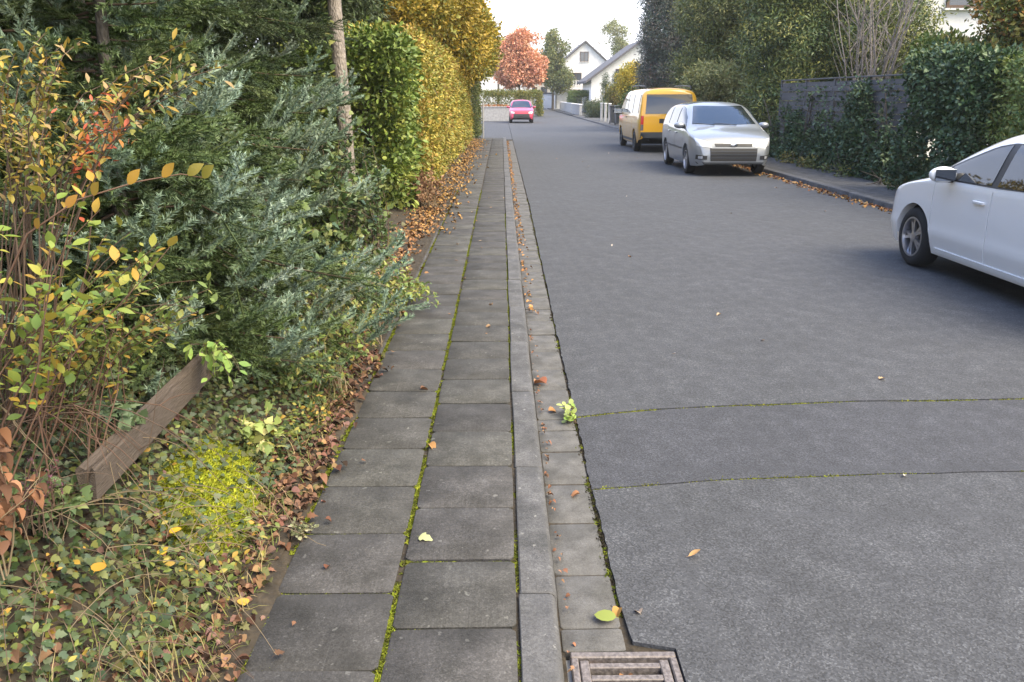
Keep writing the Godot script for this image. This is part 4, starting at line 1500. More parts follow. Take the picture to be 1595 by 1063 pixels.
	var p := PackedVector3Array([Vector3(0, 0, 0), Vector3(0.15, 0.55, 0.0), Vector3(0.33, 0.86, -0.02), Vector3(0.45, 0.945, -0.08), Vector3(0.58, 0.985, -0.17), Vector3(0.68, 1.0, -0.24), Vector3(0.73, 0.985, -0.28)])
	var b := Build.new()
	b.tube(p, taper(7, 0.004, 0.0015), 5)
	part("stem", b.mesh(), M.cane, t)
	var amber := tinted(M.leaf, [Color(0.27, 0.13, 0.02), Color(0.32, 0.17, 0.02), Color(0.2, 0.16, 0.03), Color(0.25, 0.08, 0.015)])
	var spots := [[0.36, 0.045, 3], [0.46, 0.05, 0], [0.54, 0.055, 0], [0.64, 0.058, 1], [0.76, 0.06, 1], [0.88, 0.062, 2], [0.99, 0.064, 2]]
	for s in spots:
		var pos := at_path(p, s[0])
		part("leaf", oval[rng.randi() % 4], amber[s[2]], t, Transform3D(facing(Vector3(rr(0.4, 0.9), rr(0.35, 0.7), rr(-0.2, 0.4)), Vector3(0.1, 0.5, 1.0), s[1]), pos))

	# withered stalk with brown leaves
	bush("withered_stalk", "withered stalks with hanging curled brown leaves above the bank", "plant", Vector3(-1.42, 0.35, -2.0), {
		"stems": 9, "to": Vector3(-0.02, 0.36, -0.1), "cloud": Vector3(0.17, 0.2, 0.16), "arch": 0.2, "foot": 0.05, "per_stem": 12, "from": 0.2, "leaf": 0.04, "meshes": dead.slice(0, 3) + dead.slice(5, 7), "mat": M.dry, "droop": -0.9,
		"cols": [Color(0.2, 0.1, 0.055), Color(0.28, 0.15, 0.09), Color(0.13, 0.07, 0.045)], "most": 80, "wood": M.straw, "thick": 0.003})
	bush("heather", "small purple-leaved sprig beside the withered stalks", "plant", Vector3(-1.42, 0.36, -2.25), {
		"stems": 16, "to": Vector3(0.04, 0.2, 0), "cloud": Vector3(0.09, 0.07, 0.07), "foot": 0.05, "per_stem": 14, "from": 0.3, "leaf": 0.014, "meshes": lance, "mat": M.leaf,
		"cols": [Color(0.11, 0.035, 0.06), Color(0.07, 0.025, 0.05), Color(0.14, 0.06, 0.08)], "most": 0, "thick": 0.002})
	# bare twigs hanging over the hollow behind the beam
	for k in 11:
		var tw := thing("bare_twig", "thin bare brown twig arching over the hollow behind the beam", "twig", Vector3(-1.75 + rr(-0.1, 0.12), 0.5, -2.3 - rr(0, 0.5)), 0, "bare twigs above the beam")
		b = Build.new()
		var q := bent(Vector3.ZERO, Vector3(rr(0.2, 0.9), rr(0.6, 1.0), rr(-0.3, 0.4)), rr(0.6, 0.95), 2.4, 9, 0.12)
		b.tube(q, taper(9, 0.0035, 0.001), 5, false)
		var q2 := bent(q[5], Vector3(rr(-0.2, 0.6), rr(-0.6, 0.1), rr(-0.3, 0.4)), 0.25, 1.5, 5, 0.15)
		b.tube(q2, taper(5, 0.0022, 0.0008), 4, false)
		part("shoot", b.mesh(), pick([M.cane, M.twig, M.straw]), tw)

	# weathered beam lying along the bank
	bush("ivy_sprig", "dark ivy covering the near end of the wooden beam", "ivy", Vector3(-1.5, 0.32, -2.42), {
		"stems": 26, "to": Vector3(0.03, 0.1, 0.03), "cloud": Vector3(0.17, 0.11, 0.16), "foot": 0.1, "per_stem": 8, "from": 0.2, "leaf": 0.036, "meshes": ivy, "mat": M.gloss,
		"cols": [Color(0.08, 0.12, 0.05), Color(0.11, 0.16, 0.07), Color(0.16, 0.19, 0.07)], "most": 200, "thick": 0.0025})
	t = thing("wooden_beam", "weathered grey-brown wooden beam lying along the bank", "beam", Vector3(-1.42, 0.395, -3.2))
	t.basis = Basis(Vector3.UP, 0.055) * Basis(Vector3(1, 0, 0), -0.02)
	b = Build.new()
	var prof := [Vector2(-0.026, -0.085), Vector2(0.024, -0.085), Vector2(0.026, 0.048), Vector2(0.021, 0.055), Vector2(0.013, 0.057), Vector2(0.01, 0.042), Vector2(0.006, 0.064), Vector2(-0.021, 0.073), Vector2(-0.026, 0.066)]
	var rings := []
	for i in 15:
		var z := 0.72 - 1.44 * i / 14.0
		var row := []
		for e in prof.size():
			var v: Vector2 = prof[e]
			var w := wob.get_noise_2d(z * 220, e * 40.0) * 0.008
			row.append(Vector3(v.x + w, v.y + w * (2.2 if e > 3 and e < 7 else 0.7), z + (0.02 * rr(-1, 1) if i == 0 or i == 14 else 0.0)))
		rings.append(row)
	for i in 14:
		for e in prof.size():
			var f := (e + 1) % prof.size()
			b.quad(rings[i][e], rings[i][f], rings[i + 1][f], rings[i + 1][e])
	for e in range(1, prof.size() - 1):
		b.tri(rings[0][0], rings[0][e], rings[0][e + 1])
		b.tri(rings[14][0], rings[14][e + 1], rings[14][e])
	part("timber", b.mesh(30), M.wood, t, Transform3D(Basis.from_scale(Vector3(1, 0.8, 1)), Vector3.ZERO))

	# ivy hanging over the beam, pale shoot at its far end
	bush("ivy_sprig", "sprig of grey-green ivy hanging over the middle of the beam", "ivy", Vector3(-1.46, 0.47, -2.85), {
		"stems": 14, "to": Vector3(0.07, 0.05, 0.02), "cloud": Vector3(0.08, 0.1, 0.13), "foot": 0.06, "per_stem": 6, "from": 0.25, "leaf": 0.04, "meshes": ivy, "mat": M.gloss,
		"cols": [Color(0.11, 0.16, 0.09), Color(0.16, 0.21, 0.12), Color(0.08, 0.12, 0.06)], "most": 90, "thick": 0.0025})
	bush("green_shoot", "pale green leafy shoot hanging at the far end of the beam", "plant", Vector3(-1.42, 0.5, -3.75), {
		"stems": 12, "to": Vector3(0.14, -0.02, 0.3), "cloud": Vector3(0.15, 0.13, 0.14), "foot": 0.05, "per_stem": 6, "from": 0.3, "leaf": 0.05, "meshes": oval, "mat": M.leaf,
		"cols": [Color(0.17, 0.27, 0.06), Color(0.12, 0.21, 0.05), Color(0.22, 0.3, 0.08)], "most": 80, "thick": 0.0025})

	# ivy carpeting the bank
	t = thing("ground_ivy", "dark green ivy carpeting the bank below the wooden beam", "ivy")
	var leaves := []
	var icols := [Color(0.04, 0.0646, 0.0216), Color(0.0554, 0.0799, 0.0277), Color(0.0277, 0.0461, 0.0154), Color(0.0738, 0.0984, 0.0492), Color(0.0984, 0.111, 0.0307), Color(0.0492, 0.0738, 0.043), Color(0.0738, 0.0738, 0.0246)]
	for i in 13000:
		var x := rr(-2.3, -0.93)
		var z := -rr(0.9, 4.6)
		var edge := -0.97 + 0.25 * wob.get_noise_2d(z * 80, 40)
		if x > edge and rng.randf() < 0.86: continue
		var lift := pow(rr(0, 1), 1.5) * 0.13 * clampf((-0.85 - x) * 2.5, 0.1, 1)
		leaves.append([Transform3D(facing(Vector3(rr(-0.3, 1), rr(-0.6, 0.25), rr(-0.6, 1)), Vector3(0.45, 0.8, 0.35) + rdir() * 0.5, rr(0.014, 0.036)), Vector3(x, bank(x, z) + lift, z)), rng.randi() % icols.size()])
	for i in 7000:
		var x := rr(-3.6, -1.15)
		var z := -rr(4.4, 9.5)
		leaves.append([Transform3D(facing(Vector3(rr(-0.3, 1), rr(-0.6, 0.25), rr(-0.6, 1)), Vector3(0.3, 0.8, 0.4) + rdir() * 0.5, rr(0.03, 0.06)), Vector3(x, bank(x, z) + pow(rr(0, 1), 1.5) * 0.2, z)), rng.randi() % icols.size()])
	put_leaves(t, "leaf", leaves, ivy, tinted(M.gloss, icols), icols, M.gloss, 290)
	leaves = []
	for i in 3200:
		var x := -0.88 - absf(rng.randfn(0, 0.35))
		var z := -rr(0.95, 4.6)
		if wob.get_noise_2d(x * 140 + 50, z * 110) < 0.05: continue
		leaves.append([Transform3D(facing(Vector3(rr(-1, 1), rr(-0.4, 0.6), rr(-1, 1)), Vector3(0.3, 0.8, 0.35) + rdir() * 0.7, rr(0.012, 0.034)), Vector3(x, bank(x, z) + rr(0.01, 0.15), z)), rng.randi() % 5])
	t = thing("creeping_weed", "small-leaved yellow-green creeper threaded through the dark ivy", "weed")
	var wcols := [Color(0.17, 0.196, 0.0425), Color(0.111, 0.145, 0.034), Color(0.23, 0.204, 0.0425), Color(0.289, 0.187, 0.034), Color(0.0765, 0.111, 0.0298)]
	put_leaves(t, "leaf", leaves, oval, tinted(M.leaf, wcols), wcols, M.leaf, 200)
	# long dry straws over the ivy
	t = thing("dry_grass", "dry straw-coloured grass stalks trailing over the ivy bank", "grass")
	for i in 150:
		var x := rr(-1.9, -0.98)
		var z := -rr(1.25, 2.9)
		b = Build.new()
		var q := bent(Vector3(x, bank(x, z) + rr(0.05, 0.25), z), Vector3(rr(0.0, 1), rr(-0.2, 0.7), rr(-0.3, 0.8)), rr(0.18, 0.5), 3.5, 8, 0.12)
		for e in 8: q[e].y = maxf(q[e].y, bank(q[e].x, q[e].z) + 0.02)
		b.tube(q, taper(8, 0.0016, 0.0008), 4, false)
		part("stalk", b.mesh(), M.straw if rng.randf() < 0.7 else M.twig, t)

	# grass growing through the ivy
	var xf := []
	var tint := []
	b = Build.new()
	b.quad(Vector3(-0.002, 0, 0), Vector3(0.002, 0, 0), Vector3(0.0016, 0.5, 0.06), Vector3(-0.0016, 0.5, 0.06))
	b.tri(Vector3(-0.0016, 0.5, 0.06), Vector3(0.0016, 0.5, 0.06), Vector3(0, 0.85, 0.3))
	var blade := b.mesh()
	for i in 3600:
		var z := -rr(1.0, 5.5)
		var x := -0.84 - absf(rng.randfn(0, 0.32))
		if wob.get_noise_2d(x * 120, z * 70) < 0.0: continue
		var l := rr(0.04, 0.2) * clampf((-0.7 - x) * 3.0, 0.4, 1.0)
		xf.append(Transform3D(Basis(Vector3.UP, rr(0, TAU)) * Basis(Vector3(1, 0, 0), rr(0.1, 1.2)) * Basis.from_scale(Vector3(0.8, l, l)), Vector3(x, bank(x, z), z)))
		tint.append(shade(pick([Color(0.14, 0.17, 0.04), Color(0.2, 0.19, 0.06), Color(0.3, 0.24, 0.12), Color(0.1, 0.14, 0.03)]), 0.25))
	copies("verge_grass", blade, M.leaf, self, xf, tint).set_meta("label", "thin grass growing through the ivy on the bank")
	# moss cushion
	t = thing("moss_cushion", "bright yellow-green moss cushion at the foot of the bank", "moss")
	b = Build.new()
	var g := []
	for i in 13:
		var row := []
		for k in 19:
			var x := lerpf(-1.42, -0.98, i / 12.0)
			var z := lerpf(-3.55, -2.55, k / 18.0)
			var e := Vector2((x + 1.2 + (z + 3.05) * -0.18) / 0.2, (z + 3.05) / 0.45).length()
			row.append(Vector3(x, bank(x, z) - 0.02 + 0.085 * maxf(0, 1 - e * e) + 0.02 * wob.get_noise_2d(x * 300, z * 300), z))
		g.append(row)
	for i in 12:
		for k in 18: b.quad(g[i][k], g[i][k + 1], g[i + 1][k + 1], g[i + 1][k])
	b.cur = Color.WHITE
	part("cushion", b.mesh(60), plain(Color(0.13, 0.15, 0.02), 0.95), t)
	xf = []
	tint = []
	for i in 2600:
		var a := rr(0, TAU)
		var s := sqrt(rr(0, 1))
		var z := -3.05 + 0.47 * s * sin(a)
		var x := -1.2 + 0.21 * s * cos(a) + (z + 3.05) * 0.18
		xf.append(Transform3D(Basis(Vector3.UP, rr(0, TAU)).scaled(Vector3.ONE * rr(0.7, 1.5)), Vector3(x, bank(x, z) - 0.022 + 0.085 * maxf(0, 1 - s * s * 0.9), z)))
		tint.append(shade(pick([Color(0.24, 0.27, 0.02), Color(0.17, 0.2, 0.02), Color(0.3, 0.32, 0.03)]), 0.25))
	copies("tuft", moss_tuft(0.02), M.moss, t, xf, tint)

	# pale leafy sprig at the pavement edge
	bush("pale_ivy", "cream and pale green ivy sprig at the edge of the pavement", "ivy", Vector3(-1.17, 0.06, -3.55), {
		"stems": 16, "to": Vector3(0.08, 0.1, 0.05), "cloud": Vector3(0.13, 0.1, 0.2), "foot": 0.06, "per_stem": 6, "from": 0.25, "leaf": 0.045, "meshes": ivy, "mat": M.leaf,
		"cols": [Color(0.33, 0.34, 0.13), Color(0.22, 0.28, 0.08), Color(0.4, 0.37, 0.17), Color(0.16, 0.22, 0.07)], "most": 96, "thick": 0.0025})

	# trailing evergreen spilling on to the pavement
	var tcol := [Color(0.132, 0.192, 0.048), Color(0.18, 0.24, 0.06), Color(0.084, 0.132, 0.036), Color(0.24, 0.276, 0.072), Color(0.072, 0.12, 0.042), Color(0.3, 0.288, 0.084)]
	bush("trailing_shrub", "low green trailing shrub spilling on to the paving slabs", "shrub", Vector3(-1.25, 0.05, -5.6), {
		"stems": 130, "to": Vector3(0.2, 0.22, 0.0), "cloud": Vector3(0.42, 0.28, 1.6), "arch": 0.35, "foot": 0.5, "per_stem": 24, "from": 0.2, "leaf": 0.042, "meshes": oval, "mat": M.leaf, "cols": tcol, "most": 290, "wood": M.straw, "thick": 0.0035})
	bush("trailing_shrub", "low leafy green patch at the pavement edge nearer than the runners", "shrub", Vector3(-1.2, 0.06, -4.6), {
		"stems": 70, "to": Vector3(0.12, 0.12, 0.0), "cloud": Vector3(0.24, 0.16, 0.6), "arch": 0.35, "foot": 0.35, "per_stem": 20, "from": 0.2, "leaf": 0.034, "meshes": oval, "mat": M.leaf, "cols": tcol, "most": 290, "wood": M.straw, "thick": 0.003})
	bush("trailing_shrub", "green runners of the verge reaching furthest across the slabs", "shrub", Vector3(-1.15, 0.04, -6.4), {
		"stems": 46, "to": Vector3(0.4, 0.08, 0.05), "cloud": Vector3(0.28, 0.1, 0.45), "arch": 0.25, "foot": 0.2, "per_stem": 28, "from": 0.25, "leaf": 0.04, "meshes": oval, "mat": M.leaf, "cols": tcol, "most": 150, "wood": M.straw, "thick": 0.003})
	bush("ivy_bush", "glossy ivy bush between the blue-green spruce and the grey trunk", "ivy", Vector3(-1.75, 0.1, -8.2), {
		"stems": 110, "to": Vector3(0.16, 0.7, 0.3), "cloud": Vector3(0.5, 0.8, 2.0), "arch": 0.1, "foot": 0.6, "per_stem": 34, "from": 0.2, "leaf": 0.06, "meshes": ivy, "mat": M.gloss, "cols": [Color(0.06, 0.1, 0.035), Color(0.09, 0.13, 0.05), Color(0.04, 0.075, 0.03), Color(0.17, 0.2, 0.07), Color(0.11, 0.16, 0.05)], "most": 200, "thick": 0.006})

	# grey trunk with ivy
	t = thing("tree_trunk", "slender pale grey tree trunk with ivy, beside the green laurel", "tree", Vector3(-1.72, 0.1, -9.0))
	b = Build.new()
	b.tube(PackedVector3Array([Vector3(0.06, -0.1, 0), Vector3(0.05, 1.2, 0), Vector3(0.02, 2.2, 0), Vector3(-0.02, 3.4, -0.05), Vector3(-0.05, 5.5, -0.1)]), taper(5, 0.085, 0.06), 12)
	part("trunk", b.mesh(), M.bark_pale, t)
	xf = []; tint = []
	for i in 420:
		var y := rr(0.4, 3.6)
		var a := rr(PI * 0.55, PI * 1.5)
		xf.append(Transform3D(facing(Vector3(cos(a), -0.5, sin(a)) + rdir() * 0.5, Vector3(cos(a), 0.5, sin(a)) + rdir() * 0.4, rr(0.04, 0.08)), Vector3(0.03 + cos(a) * rr(0.08, 0.2), y, sin(a) * rr(0.08, 0.18))))
		tint.append(shade(pick([Color(0.05, 0.08, 0.03), Color(0.1, 0.14, 0.04), Color(0.16, 0.17, 0.05)]), 0.3))
	copies("ivy", ivy[0], M.gloss, t, xf, tint)

	# leaf litter along the pavement edge
	xf = []; tint = []
	var lists := [[], [], [], []]
	var tints := [[], [], [], []]
	var browns := [Color(0.115, 0.0595, 0.0375), Color(0.158, 0.0875, 0.0562), Color(0.072, 0.0385, 0.0263), Color(0.194, 0.112, 0.0675), Color(0.144, 0.07, 0.0525), Color(0.216, 0.14, 0.075), Color(0.0504, 0.0315, 0.0225), Color(0.173, 0.098, 0.0825), Color(0.0936, 0.091, 0.0375)]
	for i in 2900:
		var z := -rr(0.9, 5.2)
		if wob.get_noise_2d(z * 55, 640) < -0.12 and rng.randf() < 0.4: continue
		var x := -0.8 - absf(rng.randfn(0, 0.22)) + wob.get_noise_2d(z * 80, 900) * 0.1
		if rng.randf() < 0.06: x += rr(0.0, 0.16)
		_litter(lists, tints, x, z, browns, 0.01, 0.045)
	for i in 900:
		var z := -rr(5.0, 13.5)
		var x := -1.08 + rng.randfn(0, 0.12)
		_litter(lists, tints, x, z, [Color(0.22, 0.12, 0.06), Color(0.3, 0.17, 0.08), Color(0.16, 0.09, 0.05)], 0.025, 0.06)
	for i in 1700:
		var z := -rr(10.0, 33.0)
		var x := -1.0 + rng.randfn(0, 0.2)
		_litter(lists, tints, x, z, [Color(0.3, 0.18, 0.07), Color(0.36, 0.22, 0.08), Color(0.2, 0.12, 0.06)], 0.03, 0.07)
	for i in 1500:
		_litter(lists, tints, rr(-2.0, -0.9), -rr(0.95, 3.6), browns, 0.012, 0.045)
	t = thing("leaf_litter", "brown fallen leaves drifted along the edge of the pavement", "leaf litter", Vector3.ZERO, 0, "", "stuff")
	for k in 4: copies("leaves", dead[k], M.dry, t, lists[k], tints[k])
	lists = [[], [], [], []]; tints = [[], [], [], []]
	for i in 620:
		var z := -rr(6.5, 33.0)
		var x := 0.205 + absf(rng.randfn(0, 0.035))
		_litter(lists, tints, x, z, [Color(0.3, 0.16, 0.06), Color(0.36, 0.2, 0.08), Color(0.2, 0.11, 0.06)], 0.015, 0.04, ROAD_Y - 0.004)
	for i in 90:
		_litter(lists, tints, 0.205 + absf(rng.randfn(0, 0.012)), -rr(1.8, 6.0), [Color(0.2, 0.1, 0.06), Color(0.25, 0.15, 0.09)], 0.008, 0.022, ROAD_Y - 0.004)
	t = thing("gutter_litter", "small orange leaves lying along the gutter beside the kerb", "leaf litter", Vector3.ZERO, 0, "", "stuff")
	for k in 4: copies("leaves", dead[k], M.dry, t, lists[k], tints[k])
	lists = [[], [], [], []]; tints = [[], [], [], []]
	for i in 700:
		var z := -rr(10.0, 24.0)
		_litter(lists, tints, 6.08 - absf(rng.randfn(0, 0.11)), z, [Color(0.3, 0.16, 0.06), Color(0.34, 0.22, 0.1), Color(0.2, 0.09, 0.05)], 0.03, 0.07, ROAD_Y)
	t = thing("far_gutter_litter", "orange leaves lying against the far kerb in front of the silver car", "leaf litter", Vector3.ZERO, 0, "", "stuff")
	for k in 4: copies("leaves", dead[k], M.dry, t, lists[k], tints[k])


func _litter(lists: Array, tints: Array, x: float, z: float, cols: Array, s0: float, s1: float, y := -99.0) -> void:
	var k := rng.randi() % 4
	var base := bank(x, z) if y < -50 else y
	if y < -50 and x > -0.84: base = 0.002
	lists[k].append(Transform3D(facing(Vector3(rr(-1, 1), rr(-0.15, 0.15), rr(-1, 1)), Vector3.UP + rdir() * 0.45, rr(s0, s1)), Vector3(x, base + rr(0.002, 0.025), z)))
	tints[k].append(shade(pick(cols), 0.3))


func fallen(called: String, label: String, at: Vector3, s: float, mesh: Mesh, c: Color, group := "", mat: Material = null) -> void:
	var m: StandardMaterial3D = (M.dry as StandardMaterial3D).duplicate()
	m.vertex_color_use_as_albedo = false
	m.albedo_color = c.linear_to_srgb()
	var o := part(called, mesh, m, self, Transform3D(facing(Vector3(rr(-1, 1), 0.05, rr(-1, 1)), Vector3.UP + rdir() * 0.2, s), at + Vector3(0, s * 0.12, 0)))
	tag(o, label, "leaf", group)


func build_fallen() -> void:
	var d: Array = M.dead_leaves
	var rl: Array = M.round_leaves
	fallen("fallen_leaf", "pale green leaf lying on the mossy joint between slabs", Vector3(-0.318, 0.004, -2.8), 0.055, M.ivy_leaves[2], Color(0.3, 0.32, 0.17))
	fallen("fallen_leaf", "dark brown curled leaf on the slab beside the leaf litter", Vector3(-0.639, 0.002, -2.588), 0.03, d[0], Color(0.12, 0.05, 0.03))
	fallen("fallen_leaf", "brown leaf on the slabs beyond the pale sprig", Vector3(-0.476, 0.002, -4.462), 0.05, d[1], Color(0.13, 0.07, 0.045))
	fallen("fallen_leaf", "orange leaf scrap on the mossy joint next to a slab corner", Vector3(-0.361, 0.003, -3.672), 0.05, d[2], Color(0.3, 0.17, 0.07))
	fallen("fallen_leaf", "bright yellow leaf on the ivy bank, upper of two", Vector3(-1.19, 0.14, -2.6), 0.045, rl[0], Color(0.5, 0.3, 0.03))
	fallen("fallen_leaf", "bright yellow leaf on the ivy bank, lower of two", Vector3(-1.18, 0.13, -2.52), 0.05, rl[1], Color(0.5, 0.33, 0.04))
	fallen("fallen_leaf", "single yellow leaf among brown litter next to the slabs", Vector3(-0.875, 0.02, -2.38), 0.045, rl[2], Color(0.45, 0.28, 0.05))
	fallen("fallen_leaf", "ochre leaf lodged in the ivy near the picture's corner", Vector3(-1.25, 0.24, -2.2), 0.05, rl[3], Color(0.38, 0.2, 0.03))
	fallen("fallen_leaf", "rusty pink leaf standing in the gutter against the kerb", Vector3(0.27, ROAD_Y, -4.76), 0.09, d[0], Color(0.32, 0.13, 0.08))
	fallen("fallen_leaf", "brown leaf lying on a gutter paver near the crack", Vector3(0.346, ROAD_Y - 0.005, -3.315), 0.045, d[1], Color(0.3, 0.15, 0.08))
	fallen("fallen_leaf", "tan leaf lying alone on the asphalt near the drain", Vector3(0.719, ROAD_Y + 0.002, -2.778), 0.05, d[5], Color(0.45, 0.28, 0.13))
	fallen("fallen_leaf", "large yellow-green leaf at the asphalt edge above the drain", Vector3(0.385, ROAD_Y + 0.004, -2.39), 0.075, rl[1], Color(0.2, 0.24, 0.06))
	fallen("fallen_leaf", "small cream leaf on the asphalt next to the yellow-green leaf", Vector3(0.474, ROAD_Y + 0.002, -2.42), 0.032, d[2], Color(0.42, 0.34, 0.27))
	fallen("fallen_leaf", "ochre leaf tucked behind the yellow-green leaf by the drain", Vector3(0.405, ROAD_Y + 0.002, -2.45), 0.04, d[1], Color(0.32, 0.19, 0.06))
	fallen("fallen_leaf", "tan leaf on the asphalt beyond the far crack", Vector3(2.382, ROAD_Y + 0.002, -4.831), 0.045, d[4], Color(0.5, 0.33, 0.17))
	fallen("fallen_leaf", "pale scrap of leaf on the near edge of the asphalt patch", Vector3(1.9, ROAD_Y + 0.002, -3.48), 0.03, d[6], Color(0.45, 0.4, 0.34))
	fallen("fallen_leaf", "whitish leaf lying out on the asphalt", Vector3(1.176, ROAD_Y + 0.002, -5.365), 0.04, d[5], Color(0.5, 0.47, 0.43))
	fallen("fallen_leaf", "orange-brown leaf on a gutter paver beside the weed", Vector3(0.262, ROAD_Y - 0.004, -4.32), 0.05, d[1], Color(0.34, 0.18, 0.08))
	for k in 26:
		fallen("fallen_leaf", "small dry leaf scattered on the open asphalt", Vector3(rr(0.6, 5.8), ROAD_Y + 0.002, -rr(5.5, 26)), rr(0.025, 0.05), pick(d), pick([Color(0.4, 0.3, 0.2), Color(0.25, 0.14, 0.07), Color(0.1, 0.07, 0.05), Color(0.45, 0.4, 0.35)]), "dry leaves scattered over the road")
	for k in 18:
		fallen("fallen_leaf", "small dry leaf scattered on the paving slabs", Vector3(rr(-0.7, 0.12), 0.002, -rr(4.6, 14)), rr(0.02, 0.045), pick(d), pick([Color(0.4, 0.3, 0.2), Color(0.25, 0.14, 0.07), Color(0.3, 0.2, 0.12)]), "dry leaves scattered over the pavement")
	for k in 3:
		fallen("fallen_leaf", "brown leaf caught in the drain grate", Vector3(0.3 + k * 0.09, ROAD_Y - 0.05, -2.175 + rr(-0.01, 0.01)), 0.05, d[k], Color(0.25, 0.13, 0.06), "leaves caught in the drain")
	bush("gutter_weed", "small green weed growing at the asphalt edge next to the far crack", "weed", Vector3(0.39, ROAD_Y - 0.01, -4.17), {
		"stems": 9, "to": Vector3(-0.02, 0.05, -0.06), "cloud": Vector3(0.05, 0.03, 0.13), "foot": 0.03, "per_stem": 7, "from": 0.2, "leaf": 0.03, "meshes": rl, "mat": M.leaf,
		"cols": [Color(0.22, 0.32, 0.06), Color(0.16, 0.26, 0.04), Color(0.3, 0.36, 0.12)], "most": 63, "thick": 0.002})
	bush("joint_weed", "dry grey-green weed tuft at the mossy slab corner by the litter", "weed", Vector3(-0.79, 0.0, -2.82), {
		"stems": 14, "to": Vector3(0.02, 0.04, 0), "cloud": Vector3(0.07, 0.03, 0.07), "foot": 0.04, "per_stem": 8, "from": 0.2, "leaf": 0.018, "meshes": M.round_leaves, "mat": M.leaf,
		"cols": [Color(0.28, 0.28, 0.16), Color(0.18, 0.2, 0.1), Color(0.35, 0.33, 0.22)], "most": 0, "thick": 0.0015})
	bush("dry_tuft", "dry pinkish brown tuft at the foot of the laurel", "plant", Vector3(-1.25, 0.05, -12.4), {
		"stems": 60, "to": Vector3(0.05, 0.34, 0.1), "cloud": Vector3(0.36, 0.22, 0.6), "foot": 0.3, "per_stem": 14, "from": 0.3, "leaf": 0.05, "meshes": d, "mat": M.dry,
		"cols": [Color(0.28, 0.17, 0.1), Color(0.36, 0.24, 0.15), Color(0.22, 0.13, 0.08)], "most": 0, "wood": M.straw, "thick": 0.004})


# ---------------------------------------------------------------- hedges, fence, trees and houses further off
func hedge(called: String, label: String, category: String, lo: Vector3, hi: Vector3, o: Dictionary) -> Node3D:
	var t := thing(called, label, category, Vector3.ZERO, 0, o.get("group", ""))
	var pts := hedge_mass(lo, hi, o.per, o.get("bulge", 0.12), o.faces, o.get("deep", 0.3))
	var lists := []
	for m in o.meshes: lists.append([[], []])
	for i in pts.size():
		var p: Vector3 = pts[i][0]
		if o.has("keep") and not o.keep.call(p): continue
		var k: int = rng.randi() % o.meshes.size()
		lists[k][0].append(Transform3D(spin().scaled(Vector3.ONE * rr(0.75, 1.25)), p))
		lists[k][1].append(shade(pick(o.cols), 0.22))
	for k in o.meshes.size():
		if lists[k][0].size() > 0: copies("foliage", o.meshes[k], o.mat, t, lists[k][0], lists[k][1])
	# woody inside
	var n := int(o.get("stems", 10))
	for i in n:
		var b := Build.new()
		var f := (i + rr(0.2, 0.8)) / n
		var along_z := hi.z - lo.z > hi.x - lo.x
		var x := lerpf(lo.x, hi.x, rr(0.35, 0.65) if along_z else f)
		var z := lerpf(lo.z, hi.z, f if along_z else rr(0.35, 0.65))
		var p := bent(Vector3(x, 0, z), Vector3(rr(-0.15, 0.15), 1, rr(-0.15, 0.15)), hi.y * 0.9, 0.0, 6, 0.1)
		b.tube(p, taper(6, 0.035, 0.01), 5, false)
		for k in 6:
			var q := bent(at_path(p, rr(0.15, 0.95)), rdir() + Vector3(0, 0.5, 0), rr(0.3, 0.7), 0.0, 4, 0.2)
			b.tube(q, taper(4, 0.012, 0.004), 4, false)
		part("stem", b.mesh(), M.bark, t)
	return t


